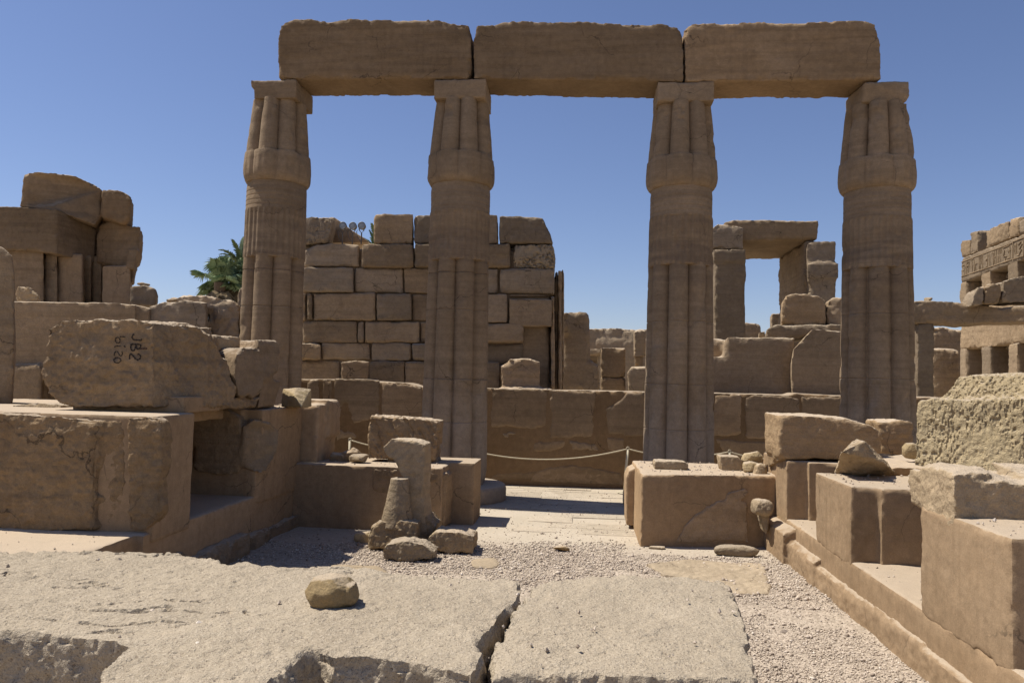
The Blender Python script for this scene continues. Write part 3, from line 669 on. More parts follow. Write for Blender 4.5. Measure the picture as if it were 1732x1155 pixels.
# ================================================================== COLUMNS
YC = 13.72
def colpart(name, rings, cx, cy, mat, parent, seed, amp=.006, seg=160, chipamp=0, cut=None):
    """rings: (z, R, lobe 0..1, flute amplitude)"""
    th = np.linspace(0, 2 * np.pi, seg, endpoint=False)
    V = []
    for z, Rr, lobe, flu, ph in rings:
        k = 8; q = (th - ph) % (2 * np.pi / k) - np.pi / k
        cR = Rr / 1.40; aR = .40 * cR
        full = cR * np.cos(q) + np.sqrt(np.maximum(aR ** 2 - (cR * np.sin(q)) ** 2, 0))
        r = Rr * (1 - lobe) + full * lobe
        r = r + flu * np.sign(np.sin((th - ph) * 32)) * (np.abs(np.sin((th - ph) * 32)) ** .4)
        V.append(np.stack([cx + r * np.cos(th), cy + r * np.sin(th), np.full(seg, z)], 1))
    nr_ = len(V); V = np.concatenate(V)
    out = V - np.array([cx, cy, 0]); out[:, 2] = 0; L = np.linalg.norm(out, axis=1, keepdims=True); out = out / np.maximum(L, 1e-6)
    d = amp * 2 * (fbm(V * 2.2, seed, 4) - .5) + amp * (fbm(V * 11, seed + 1, 3) - .5)
    if chipamp: d = d - chipamp * sstep(.62, .74, fbm(V * 3.1, seed + 2, 4))
    V = V + out * d[:, None]
    if cut: V = cut(V)
    F = [(i * seg + k, i * seg + (k + 1) % seg, (i + 1) * seg + (k + 1) % seg, (i + 1) * seg + k) for i in range(nr_ - 1) for k in range(seg)]
    F.append(tuple(range(seg))[::-1]); F.append(tuple(range((nr_ - 1) * seg, nr_ * seg)))
    me = mesh(name, V, F, True)
    try: me.set_sharp_from_angle(angle=R(38))
    except Exception: pass
    return link(name, me, mat, parent)
def column(pxn, seed, label, ph, joints, abx, cut=None, abspec=None):
    X = P(pxn, 340, YC).x
    root = empty('papyrus_column', (X, YC, 0), label, 'column', 'bundled papyrus columns carrying the lintels')
    root.scale.z = (P(pxn + 4, {468: 134, 779: 133.5, 1152: 138, 1483: 137}[pxn], YC - .44).z - .004) / 7.375
    simple('base', lathe([(.93, -.05), (.95, .05), (.95, .2), (.93, .255), (.9, .27), (.3, .27)], (X, YC, 0), 72), 'column', root, True)
    rings = []
    for z in np.linspace(.2, 4.22, 90):
        t = (z - .2) / 4.02; Rr = .615 - .055 * t ** 1.3
        if z < .6: Rr -= .06 * (1 - (z - .2) / .4) ** 2
        rings.append((z, Rr, .96, 0, ph))
    for jz in joints:
        t = (jz - .2) / 4.02; Rr = .615 - .055 * t ** 1.3
        rings += [(jz - .012, Rr, .96, 0, ph), (jz - .004, Rr - .012, .96, 0, ph), (jz + .004, Rr - .012, .96, 0, ph), (jz + .012, Rr, .96, 0, ph)]
    rings.sort(key=lambda q: q[0])
    colpart('shaft', rings, X, YC, 'column', root, seed, .007, chipamp=.02)
    # fluted collar of short stems
    rr = [(4.17, .50, .5, 0, ph), (4.18, .556, .25, .0, ph)] + [(z, .556 - .012 * (z - 4.2) / .85, .12, .009, ph) for z in np.linspace(4.2, 5.0, 18)] + [(5.03, .545, .05, .004, ph), (5.05, .545, 0, 0, ph), (5.06, .50, 0, 0, ph)]
    colpart('fluted_collar', rr, X, YC, 'column', root, seed + 20, .006, 256, .02)
    rr = [(5.02, .5, 0, 0, ph), (5.03, .540, 0, 0, ph)]
    for i in range(5):
        z = 5.04 + i * .085; rr += [(z, .540, 0, 0, ph), (z + .07, .538, 0, 0, ph), (z + .077, .535, 0, 0, ph), (z + .082, .536, 0, 0, ph)]
    rr += [(5.5, .532, 0, 0, ph), (5.56, .53, 0, 0, ph)]
    colpart('neck_bands', rr, X, YC, 'column', root, seed + 30, .006, 128, .015)
    prof = [(5.54, .50, 0), (5.545, .548, .1), (5.57, .575, .2), (5.62, .602, .25), (5.68, .617, .28), (5.76, .623, .3), (5.86, .620, .3), (5.96, .613, .3), (6.06, .607, .3), (6.075, .602, .35), (6.08, .590, .9)]
    prof += [(z, .588 - .092 * ((z - 6.09) / .96) ** 1.15, .97) for z in np.linspace(6.09, 7.05, 26)] + [(7.06, .45, .9)]
    rr = [(z, r, l, .003 if 5.6 < z < 6.05 else 0, ph) for z, r, l in prof]
    colpart('capital', rr, X, YC, 'column', root, seed + 40, .009, 256, .025, cut)
    S('abacus', abspec(X) if abspec else [box(X - abx[0], X + abx[1], YC - .44, YC + .44, 7.03, 7.375)], parent=root, mat='column', vox=.025, chip=.5, rough=.012)
    return X
def brk(V):     # capital broken away on its right side
    V = V.copy(); X = P(1483, 340, YC).x
    m = (V[:, 2] > 6.5) & (V[:, 0] - X > .25)
    lim = X + .50 - .10 * sstep(6.5, 7.05, V[:, 2]) + .08 * (fbm(V * 6, 5, 2) - .5)
    V[:, 0] = np.where(m, np.minimum(V[:, 0], lim), V[:, 0]); return V
X1 = column(468, 100, 'leftmost papyrus column, its abacus sticking out past the lintel end', .35, (1.9, 3.3, 3.95), None, None,
            lambda X: [box(X - .33, X + .47, YC - .44, YC + .44, 7.03, 7.375), hull([(X - .33, YC - .44, 7.375), (X - .4, YC - .44, 7.375), (X - .33, YC + .4, 7.375), (X - .4, YC + .4, 7.375), (X - .33, YC - .42, 7.18), (X - .33, YC + .4, 7.18), (X - .42, YC - .4, 7.28), (X - .42, YC + .4, 7.28)])])
X2 = column(779, 200, 'papyrus column left of the passage, second from the left', .05, (1.36, 2.1, 3.3, 3.95), (.46, .47))
X3 = column(1152, 300, 'papyrus column right of the passage, third from the left', .2, (1.35, 2.12, 3.2), (.48, .49))
X4 = column(1483, 400, 'rightmost papyrus column with its capital broken on the right', .1, (1.5, 2.3, 3.4), None, brk,
            lambda X: [hull([(X - .36, YC - .44, 7.375), (X + .36, YC - .44, 7.375), (X + .32, YC - .44, 7.2), (X + .38, YC - .44, 7.12), (X - .38, YC - .3, 7.12), (X - .38, YC + .44, 7.375), (X + .36, YC + .44, 7.375), (X - .38, YC + .44, 7.03), (X + .34, YC + .4, 7.03), (X - .36, YC - .36, 7.03), (X + .33, YC - .4, 7.03)])])
# lintels
YF, DL = YC - .44, .86
def lintel(pts, label, seed, extra=()):
    S('lintel', [fp(pts, YF, (0, DL, 0))] + list(extra), label, 'lintel', 'lintel', .032, group='lintel beams across the four columns', chip=.75, rough=.014, cf=2.6, seed=seed, strata=.008)
lintel([(469, 134), (790, 133), (797, 120), (796, 60), (792, 43), (770, 41), (740, 34), (700, 32), (640, 34), (575, 31), (560, 37), (545, 36), (520, 32), (492, 31), (475, 42), (470, 60)],
       'left lintel with a ragged crack near its top left corner', 501)
lintel([(801, 133), (1156, 138), (1156, 60), (1150, 47), (1120, 40), (1060, 40), (990, 36), (940, 37), (850, 35), (830, 42), (805, 43), (801, 70)],
       'middle lintel spanning the passage, longest of the three', 502)
lintel([(1159, 138), (1491, 135), (1490, 70), (1483, 55), (1480, 42), (1462, 35), (1400, 36), (1300, 37), (1200, 39), (1170, 40), (1158, 48)],
       'right lintel with a fine level joint and chipped right corner', 503)

# ================================================================== SCREEN WALL behind the columns
YS = 15.72
sw = empty('screen_wall', (P(960, 700, YS).x, YS + .4, 0), 'low patched stone wall running behind the four columns', 'wall')
S('body', [fp([(395, 840), (1600, 852), (1600, 672), (1422, 669), (1345, 664), (1335, 668), (1205, 664), (1085, 662), (985, 660), (828, 657), (715, 655), (690, 648), (590, 642), (395, 640)], YS, .75)],
  parent=sw, mat='wallplaster', vox=.05, chip=.35, rough=.012)
for pts in ([(566, 640), (642, 642), (643, 706), (620, 712), (598, 716), (590, 700), (586, 678), (575, 700), (572, 718), (562, 716)],
            [(645, 644), (690, 650), (714, 656), (714, 724), (664, 722), (645, 704)],
            [(829, 656), (926, 659), (926, 724), (905, 726), (860, 722), (830, 724)],
            [(929, 659), (1008, 662), (1004, 700), (1006, 743), (930, 741)],
            [(1022, 692), (1048, 678), (1060, 664), (1090, 663), (1090, 738), (1028, 737), (1024, 715)],
            [(901, 750), (925, 744), (961, 743), (958, 757), (944, 765), (903, 764)],
            [(963, 745), (1010, 752), (1012, 762), (966, 763)],
            [(1026, 740), (1056, 741), (1056, 765), (1040, 768), (1026, 760)],
            [(830, 800), (895, 798), (950, 785), (1000, 790), (1050, 800), (1052, 820), (830, 814)],
            [(897, 815), (899, 798), (940, 790), (1055, 799), (1056, 821)],
            [(1205, 666), (1254, 667), (1256, 738), (1205, 738)], [(1259, 667), (1352, 671), (1352, 744), (1259, 742)],
            [(1355, 671), (1424, 671), (1424, 745), (1355, 744)], [(1210, 742), (1300, 748), (1300, 780), (1222, 776)],
            [(846, 734), (866, 729), (876, 732), (856, 742)],
            [(566, 724), (600, 730), (606, 742), (570, 746)], [(545, 642), (563, 641), (560, 700), (545, 696)], [(520, 642), (540, 642), (540, 700), (515, 700)]):
    S('stone_facing', [fp(pts, YS - .018, .12)], parent=sw, mat='facing', vox=.035, chip=.5, rough=.012, rnd=.3)

# ================================================================== ASHLAR WALL far behind (central)
YA = 20.0
aw = empty('ashlar_wall', (P(730, 600, YA).x, YA + .8, 0), 'high ruined wall of stacked ashlar blocks behind the second column', 'wall')
S('core', [fp([(505, 700), (930, 700), (930, 460), (925, 420), (505, 418)], YA + .16, 1.1), fr(915, 470, 945, 700, YA + .75, (0, .8, 0))], parent=aw, mat='far', vox=.09, chip=.3)
rj = random.Random(77)
jj = lambda: rj.uniform(-.7, .45)
def ab(x0, y0, x1, y1, D=.5, Y=YA, poly=None, mat='far', **k):
    kk = dict(chip=.5, rough=.028, cf=2.6, it=6); kk.update(k)
    S('stone_block', [fp(poly, Y, D) if poly else fp([(x0 + jj(), y1 - .1 + jj()), (x1 - jj(), y1 - .1 + jj()), (x1 - jj(), y0 + .4 + jj()), ((x0 + x1) / 2, y0 + .2 + jj()), (x0 + jj(), y0 + .4 + jj())], Y, D)], parent=aw, mat=mat, vox=.055, **kk)
rb = random.Random(12)
rows = [
 [(632, 362, 698, 412, 1.4), (700, 363, 768, 412, 1.4), (768, 363, 842, 411, 1.4)],
 [(611, 411, 699, 453, 1.2), (701, 411, 776, 453, 1.2), (776, 411, 863, 453, 1.2)],
 [(512, 452, 598, 494, .5), (600, 453, 682, 495, .5), (684, 454, 760, 496, .5), (760, 454, 842, 496, .5), (845, 454, 938, 497, 1.2)],
 [(505, 496, 517, 541, .4), (519, 495, 528, 541, .35), (530, 495, 635, 542, .5), (637, 496, 696, 542, .5), (697, 497, 770, 543, .4), (770, 497, 858, 545, .5), (861, 497, 934, 503, .5), (861, 505, 934, 553, .6)],
 [(512, 543, 604, 580, .5), (605, 544, 616, 580, .35), (617, 543, 709, 580, .55), (711, 544, 790, 580, .45), (790, 547, 886, 580, .6)],
 [(505, 580, 543, 609, .45), (545, 580, 626, 609, .5), (628, 580, 696, 610, .45), (697, 581, 790, 611, .45), (790, 581, 886, 616, .55)],
 [(505, 610, 575, 660, .4), (576, 642, 624, 660, .4), (625, 611, 684, 660, .45), (685, 611, 760, 660, .45), (760, 612, 845, 660, .4), (845, 617, 886, 660, .3)],
]
for row in rows:
    for x0, y0, x1, y1, D in row: ab(x0, y0, x1, y1, D, YA + rb.uniform(-.1, .08))
ab(0, 0, 0, 0, 1.2, poly=[(514, 452), (608, 452), (608, 412), (560, 411), (530, 414), (514, 424)])
ab(0, 0, 0, 0, 1.5, poly=[(505, 413), (556, 411), (566, 370), (560, 366), (505, 366)], rough=.06, pit=.03)
ab(0, 0, 0, 0, 1.2, Y=YA + 1.4, poly=[(556, 411), (628, 411), (566, 368), (556, 366)], chip=.2)
ab(0, 0, 0, 0, 1.6, poly=[(844, 411), (936, 412), (932, 398), (926, 384), (918, 366), (844, 365)])
ab(0, 0, 0, 0, 1.3, poly=[(867, 454), (938, 456), (938, 424), (934, 414), (868, 412)], rough=.05, pit=.06, mat='rock')
ab(0, 0, 0, 0, .4, Y=YA + .25, poly=[(888, 660), (930, 660), (930, 553), (888, 553)], rough=.04)
for x0, x1, y0, dy in ((932, 938, 500, -.0), (938, 944, 456, .5), (944, 950, 458, .3), (949, 954, 455, .9)):
    S('pilaster', [fr(x0, y0, x1, 662, YA + dy, 1.0)], parent=aw, mat='far', vox=.06, chip=.5, rough=.02)
S('stone_block', [fp([(577, 641), (622, 642), (625, 612), (600, 609), (576, 612)], YA - .9, .5)], 'pale wedge shaped block in front of the ashlar wall, left of the second column', 'stone block', 'facing', .04, chip=.6, rough=.03)
S('plinth', [fr(565, 641, 640, 700, YA - .95, .6)], 'low ledge under the wedge shaped block', 'ledge', 'far', .08, chip=.4)
S('stone_block', [fp([(849, 659), (912, 660), (914, 612), (895, 606), (862, 608), (848, 620)], YA - 1.0, .7), fr(842, 656, 935, 700, YA - 1.1, .9)], 'large rounded loose block in front of the ashlar wall, right of the second column', 'stone block', 'facing', .045, chip=.8, rough=.04)
# floodlights on the wall top
for i, (px, py, lb) in enumerate(((580, 382, 'leftmost of the three small floodlights on the ashlar wall'), (597, 382.5, 'middle one of the three small floodlights on the ashlar wall'), (612, 382, 'rightmost of the three small floodlights, nearest the square block'))):
    c = P(px, py, YA + .25); zb = P(px, 412, YA + .25).z
    fl = empty('floodlight', (c.x, c.y, zb), lb, 'floodlight', 'floodlights on the ashlar wall')
    simple('pole', tube([(c.x, c.y, zb - .02), (c.x, c.y, c.z - .2)], .018), 'lampmetal', fl)
    simple('bracket', [tube([(c.x - .07, c.y, c.z), (c.x - .06, c.y, c.z - .13), (c.x, c.y, c.z - .2), (c.x + .06, c.y, c.z - .13), (c.x + .07, c.y, c.z)], .014, 6)], 'lampmetal', fl)
    q = Vector((0, -1, .12)).normalized().to_track_quat('Z', 'Y').to_matrix()
    def hd(prof):
        V, F = lathe(prof, (0, 0, 0), 24); return [tuple(q @ Vector(p) + c) for p in V], F
    simple('housing', hd([(.05, -.16), (.09, -.1), (.105, 0), (.105, .03), (.09, .03), (.085, .015)]), 'lampmetal', fl, True)
    simple('lens', hd([(.088, .012), (.088, .022), (.03, .03)]), 'glass', fl)
    simple('cable', tube([c + Vector((-.06, .05, -.03)), c + Vector((-.15, .03, -.15)), c + Vector((-.12, .03, -.3)), c + Vector((-.03, .03, -.42))], .01, 6), 'lampmetal', fl)

# ================================================================== stones between the ashlar wall and third column
S('masonry_wall', [fp([(948, 665), (1014, 665), (1014, 648), (1012, 614), (998, 613), (996, 528), (962, 528), (948, 533)], 23, 1.0), fp([(944, 565), (962, 563), (962, 528), (948, 530)], 22.6, .8)],
  'narrow stepped masonry wall right of the ashlar wall', 'wall', 'far', .08, chip=.5, rough=.04)
fw = empty('masonry_wall', (P(1040, 600, 31).x, 31, 0), 'distant low wall with a dark doorway between second and third column', 'wall')
S('body', [fp([(985, 600), (1100, 600), (1100, 556), (1062, 557), (1055, 555), (990, 556)], 31, 1.5), fp([(1010, 700), (1100, 700), (1100, 575), (1010, 575)], 30.9, .8)], parent=fw, mat='far', vox=.1, chip=.6, rough=.04)
S('shade_enclosure', [fr(970, 590, 1030, 601, 30.6, 8), fr(970, 560, 976, 700, 30.8, 8), fr(960, 590, 1040, 700, 38, .6)], parent=fw, mat='far', vox=.12)  # unseen roof, side and back, added so the opening stays dark
S('stone_block', [fp([(1016, 665), (1058, 665), (1058, 639), (1016, 638)], 24, 1.2)], 'lower of two square blocks stacked before the distant doorway wall', 'stone block', 'far', .06, chip=.5, rough=.02)
S('stone_block', [fp([(1016, 638), (1058, 638), (1058, 588), (1016, 588)], 24, 1.2)], 'upper of two square blocks, crossed by a pale slanting ledge', 'stone block', 'far', .06, chip=.5, rough=.02)
S('stone_block', [fp([(1072, 603), (1092, 603), (1092, 558), (1072, 560)], 23.5, 1.0)], 'upright dark block with lit left edge beside the third column', 'stone block', 'far', .06, chip=.5)
S('stone_block', [fp([(1063, 665), (1100, 665), (1100, 619), (1068, 620), (1061, 630)], 23.3, 1.0)], 'square dark block low beside the third column', 'stone block', 'far', .06, chip=.5)
S('stone_block', [fr(1074, 602, 1088, 620, 23.6, .7)], 'small stone between two dark blocks beside the third column', 'stone block', 'far', .05, chip=.5)

# ================================================================== LEFT BACK RUIN
YB = 14.6
S('stone_block', [fpv([(31, 349, YB), (78, 353, YB), (120, 366, YB + .2), (160, 381, YB + .5), (172, 366, YB + .6), (173, 322, YB + .6), (160, 314, YB + .5), (128, 296, YB + .2), (60, 290, YB), (42, 294, YB)], (-.6, 1.1, 0))],
  'tilted block at the very top of the left ruin', 'stone block', 'lintel', .04, chip=.6, rough=.03)
S('stone_block', [fpv([(170, 366, YB + .5), (212, 379, YB + .5), (220, 368, YB + .5), (222, 332, YB + .5), (214, 326, YB + .5), (195, 319, YB + .5), (172, 319, YB + .5)], (-.5, .9, 0))],
  'smaller square block next to the tilted top block of the left ruin', 'stone block', 'lintel', .035, chip=.6, rough=.03)
S('lintel', [fpv([(-60, 420, YB), (60, 425, YB), (97, 430, YB), (97, 354, YB), (60, 350, YB), (5, 348, YB), (-60, 350, YB)], (-.6, 1.1, 0)),
             fpv([(96, 430, YB), (160, 446, YB + .9), (163, 388, YB + .9), (130, 369, YB + .5), (96, 354, YB)], (-.75, .8, 0)), fp([(120, 430), (200, 430), (190, 372), (150, 350), (120, 350)], YB + 1.0, .6)],
  'long lintel stone with a sharp vertical corner in the left ruin', 'lintel', 'lintel', .035, chip=.5, rough=.02)
S('stone_block', [fp([(160, 447), (215, 453), (232, 440), (238, 400), (236, 382), (222, 382), (186, 370), (165, 382)], YB + .8, .9), fp([(212, 455), (226, 455), (236, 420), (215, 420)], YB + .6, .7), fp([(214, 480), (224, 480), (230, 450), (214, 450)], YB + .7, .5)],
  'big irregular block with jagged right edge in the left ruin', 'stone block', 'lintel', .035, chip=.8, rough=.05)
for (x0, x1, yt, dy, lb, m_) in ((-12, 74, 425, .1, 'broad broken pier under the lintel of the left ruin', 'lintel'), (75, 97, 428, .25, 'narrow rough stone strip beside the broad broken pier', 'stone'),
                            (97, 140, 432, .35, 'plaster pier under the middle of the left ruin', 'plaster'), (141, 154, 436, .7, 'thin rough stone between two plaster piers', 'stone'), (155, 172, 436, .9, 'dark recessed stone upright in the left ruin', 'stone'),
                            (173, 220, 453, .6, 'plaster pier at the right end of the left ruin', 'plaster')):
    S('pillar', [fr(x0, yt - 4, x1, 560, YB + dy, .6)], lb, 'pillar', m_, .04, group='uprights of the left ruin', chip=.35, rough=.02)
S('stone', [fp([(27, 512), (63, 512), (64, 500), (50, 488), (32, 484), (26, 494)], 13.2, .5)], 'layered pale rock lying in front of the broad broken pier', 'stone', 'rock', .03, chip=.6, rough=.06, it=4)
S('stone', [fp([(219, 516), (262, 518), (265, 500), (262, 488), (245, 481), (228, 484), (219, 484)], 14.6, .6)], 'rounded block right of the left ruin', 'stone', 'far', .035, chip=.6, rough=.03)
S('stone', [rock(P(242, 481, 14.8), (.24, .3, .08), 83)], 'flat pebble on top of the rounded block by the left ruin', 'stone', 'rock', .02)
S('masonry_wall', [fp([(-60, 640), (230, 640), (230, 514), (140, 511), (60, 509), (-60, 509)], 12.7, .8), fp([(225, 640), (254, 640), (254, 520), (240, 516), (225, 515)], 12.8, .7), fp([(-60, 700), (70, 700), (70, 617), (-60, 615)], 12.6, .8), fp([(-60, 720), (300, 720), (300, 628), (-60, 628)], 13.0, .8)],
  'long plain wall below the left ruin, behind the painted block', 'wall', 'far', .045, chip=.5, rough=.015)
S('stone_block', [fp([(252, 640), (350, 640), (349, 512), (318, 509), (275, 512), (252, 520)], 12.9, .9)], 'wide chipped block right of the long plain wall', 'stone block', 'far', .035, chip=.8, rough=.05)
S('stone_block', [fp([(350, 640), (406, 640), (405, 520), (392, 508), (360, 502), (305, 500), (274, 508), (300, 512), (350, 512)], 13.5, .9)], 'fluted dark stone just left of the first column', 'stone block', 'far', .035, chip=.7, rough=.09)
S('stone_block', [fp([(401, 530), (420, 530), (420, 484), (406, 487), (402, 500)], 15.0, .5), fp([(380, 660), (440, 660), (440, 528), (380, 528)], 15.0, .5)], 'pointed upright stone peeping out behind the first column', 'stone block', 'far', .04, chip=.5)

# ================================================================== RIGHT GATE
YG = 22.0
tg = empty('stone_gateway', (P(1310, 600, YG).x, YG + 1, 0), 'tall stone doorway framing the sky, between third and fourth column', 'gateway')
S('left_pier', [fr(1209, 440, 1262, 700, YG, (0, 1.6, 0)), fr(1207, 421, 1262, 442, YG - .05, (0, 1.6, 0))], parent=tg, mat='far', vox=.06, chip=.5, rough=.02)
S('left_block', [fp([(1203, 421), (1258, 421), (1258, 386), (1240, 380), (1215, 378), (1204, 388)], YG + .05, (0, 1.7, 0))], parent=tg, mat='far', vox=.06, chip=.6, rough=.03)
S('lintel', [fp([(1228, 408), (1384, 406), (1386, 372), (1360, 373), (1300, 370), (1240, 370), (1226, 376)], YG + .25, (0, 3.4, 0))], parent=tg, mat='far', vox=.06, chip=.4, rough=.02)
S('right_pier', [fr(1364, 408, 1413, 446, YG + .1, 1.4), fr(1366, 444, 1418, 470, YG, 1.3), fr(1366, 466, 1414, 700, YG + .05, 1.3)], parent=tg, mat='far', vox=.06, chip=.6, rough=.04)
S('jamb', [box(P(1366, 500, YG).x, P(1366, 500, YG).x + .8, YG + .3, YG + 3.3, 0, P(1366, 404, YG).z)], parent=tg, mat='far', vox=.07, chip=.5, rough=.04)
S('stone_block', [fp([(1322, 549), (1397, 552), (1396, 508), (1385, 500), (1350, 496), (1330, 500), (1323, 512)], 17.6, 1.2)], 'big cubic block before the right leg of the stone doorway', 'stone block', 'far', .045, chip=.7, rough=.03)
S('stone_block', [fp([(1398, 552), (1432, 552), (1432, 502), (1408, 503), (1398, 512)], 17.7, 1.0)], 'pale block with a hollow underside, left of the fourth column', 'stone block', 'facing', .045, chip=.7, rough=.06)
S('stone_block', [fp([(1292, 574), (1345, 574), (1432, 566), (1432, 548), (1370, 548), (1310, 549), (1297, 556)], 17.4, 1.3)], 'long low block under the big cubic block', 'stone block', 'far', .045, chip=.6, rough=.03)
S('stone_block', [fp([(1283, 573), (1294, 572), (1294, 560), (1284, 562)], 17.6, .6)], 'tiny stone left of the long low block', 'stone block', 'rock', .03)
S('masonry_wall', [fp([(1180, 700), (1345, 700), (1345, 570), (1226, 571), (1224, 604), (1180, 604)], 17.0, 1.2), fp([(1180, 620), (1224, 620), (1222, 573), (1180, 568)], 17.8, 1.2)],
  'large smooth wall right of the third column, stepped down at left', 'wall', 'far', .06, chip=.4, rough=.015)
S('stone_block', [fp([(1340, 700), (1436, 700), (1436, 561), (1385, 557), (1373, 557), (1342, 590), (1337, 620)], 16.75, .9)], 'large leaning block with lit left edge and cut corner', 'stone block', 'far', .045, chip=.4, rough=.015)
S('masonry_wall', [fp([(1240, 640), (1330, 640), (1330, 570), (1290, 572), (1285, 547), (1252, 545), (1240, 552)], 29, 1)], 'distant low wall seen through the stone doorway', 'wall', 'far', .09, chip=.6, rough=.05)
S('stone_block', [fr(1304, 530, 1330, 556, 27, 1)], 'small distant block in the corner of the stone doorway', 'stone block', 'far', .07)

# ================================================================== RIGHT PORTICO + FAR BUILDING
S('lintel', [fp([(1538, 546), (1625, 549), (1668, 546), (1672, 520), (1655, 514), (1620, 511), (1560, 508), (1540, 509)], 20, 1.0), fpv([(1655, 546, 20), (1800, 546, 19), (1800, 512, 19), (1735, 515, 19.3), (1700, 520, 19.6), (1650, 514, 20)], (0, 1.0, 0))],
  'long battered beam right of the fourth column', 'lintel', 'far', .05, chip=.7, rough=.03)
S('pillar', [fr(1551, 546, 1581, 720, 20.05, (0, .75, 0))], 'square pillar holding the battered beam', 'pillar', 'far', .05, chip=.4, rough=.02)
S('stone', [rock(P(1569, 507, 20.4), (.26, .3, .14), 88)], 'small stone on the battered beam', 'stone', 'rock', .03)
for i, (pts, lb) in enumerate((([(1643, 518), (1664, 514), (1666, 488), (1655, 486), (1648, 496)], 'leftmost of three broken stones on the battered beam'),
                 ([(1664, 514), (1692, 514), (1694, 482), (1684, 478), (1667, 482)], 'middle of three broken stones on the battered beam'),
                 ([(1693, 512), (1770, 512), (1770, 470), (1730, 466), (1716, 470), (1698, 476)], 'rightmost and largest of three broken stones on the battered beam'))):
    S('stone_block', [fpv([(a, b, 19.6 - .0 * i) for a, b in pts], (.15, .9, 0))], lb, 'stone block', 'far', .04, group='broken stones on the battered beam', chip=.7, rough=.04)
S('masonry_wall', [fp([(1575, 700), (1630, 700), (1630, 556), (1610, 556), (1600, 552), (1575, 553)], 34, 1.2), fp([(1575, 700), (1622, 700), (1622, 590), (1575, 588)], 32, 1.2)], 'distant stone wall seen under the battered beam', 'wall', 'far', .1, chip=.6, rough=.05)
XB = 14.0
fb = empty('temple_facade', (XB + .5, 26, 0), 'sunlit temple facade with carved frieze at the far right', 'temple')
def ln(x, a, b): return a[1] + (b[1] - a[1]) * (x - a[0]) / (b[0] - a[0])
T = lambda x: ln(x, (1625, 437), (1732, 395)); Bt = lambda x: ln(x, (1623, 480), (1720, 443))
mid = lambda x: ln(x, (1634, 503), (1704, 482)) ; mid2 = lambda x: ln(x, (1634, 591), (1732, 580))
XE = 1860
S('frieze_beam', [fx([(1623, Bt(1623)), (XE, Bt(XE)), (XE, T(XE)), (1625, T(1625))], XB, 1.3)], parent=fb, mat='far', vox=.06, chip=.4, rough=.015)
S('middle_wall', [fx([(1623, mid2(1623)), (XE, mid2(XE)), (XE, mid(XE) + 10), (1623, mid(1623))], XB + .02, 1.3)], parent=fb, mat='far', vox=.07, chip=.5, rough=.03)
for x0, x1 in ((1623, 1634), (1659, 1675), (1704, 1721), (1752, 1772), (1808, 1832)):
    S('pier', [fx([(x0, mid(x0) + 8), (x1, mid(x1) + 8), (x1, Bt(x1) - 2), (x0, Bt(x0) - 2)], XB + .01, 1.1)], parent=fb, mat='far', vox=.07, chip=.3)
    S('pier', [fx([(x0, 690), (x1, 690), (x1, mid2(x1) - 2), (x0, mid2(x0) - 2)], XB + .01, 1.1)], parent=fb, mat='far', vox=.07, chip=.3)
S('inner_wall_and_shade_slabs', [box(17.2, 17.8, 12, 31, 0, 7.2), box(14.6, 17.5, 29.2, 30, 0, 6.5), box(14.5, 17.5, 12, 30, 3.55, 3.8), box(14.5, 17.5, 12, 30, 6.0, 6.2)], parent=fb, mat='far', vox=.1)  # back wall with unseen roof slabs, added to darken the facade openings
for pts, D in (([(1624, 437), (1640, 431), (1640, 405), (1624, 408)], .8), ([(1640, 431), (1653, 425), (1653, 389), (1640, 394)], .8), ([(1667, 421), (1706, 404), (1706, 374), (1690, 378), (1667, 390)], .7),
               ([(1706, 404), (1722, 398), (1722, 366), (1706, 370)], .8), ([(1722, 398), (1860, 340), (1860, 325), (1732, 370), (1722, 374)], .8)):
    S('parapet_block', [fx(pts, XB + .05, D)], parent=fb, mat='far', vox=.06, chip=.5, rough=.05 if len(pts) > 4 else .02)
# carved signs on the frieze (sunk lines, modelled as thin raised strokes in shadowed relief)
def fst(u, v):       # u along frieze in px, v 0 top .. 1 bottom of glyph band
    t = ln(u, (1625, 437), (1732, 395)); b_ = ln(u, (1625, 469), (1732, 433)); m_ = t + (b_ - t) * (.18 + .8 * v)
    return PX(u, m_, XB - .008)
gl = []
def gs(*uv): gl.append(tube([fst(u, v) for u, v in uv], .016, 5))
gs((1626, .05), (1662, .05)); gs((1663, .05), (1711, .05)); gs((1626, 1), (1711, 1)); gs((1662, 0), (1662, 1))
gs((1627, .3), (1632, .3), (1632, .95), (1627, .95)); gs((1628, .6), (1630, .65))
gs((1635, .95), (1635, .25), (1639, .2), (1638, .9)); gs((1635, .5), (1637, .45))
gs((1642, .15), (1647, .12)); gs((1644.5, .15), (1644.5, .9)); gs((1648, .2), (1648, .95)); gs((1650, .9), (1650, .5), (1653, .5)); gs((1656, .1), (1656, .9)); gs((1658, .1), (1658, .9)); gs((1660, .1), (1660, .6))
gs((1666, .95), (1670, .9), (1671, .2)); gs((1667, .5), (1670, .45)); gs((1674, .15), (1674, .9)); gs((1677, .2), (1680, .2), (1680, .95)); gs((1682, .1), (1682, .9)); gs((1685, .1), (1685, .9)); gs((1682, .5), (1685, .5))
for u in (1688, 1690, 1692, 1694): gs((u, .1), (u, .4))
for u in (1688, 1691): gs((u, .5), (u, .9))
gs((1696, .15), (1708, .12)); gs((1699, .3), (1697, .65), (1702, .7), (1700, .9)); gs((1703, .85), (1708, .85), (1708, .2)); gs((1705, .5), (1709, .4)); gs((1696, .98), (1709, .96))
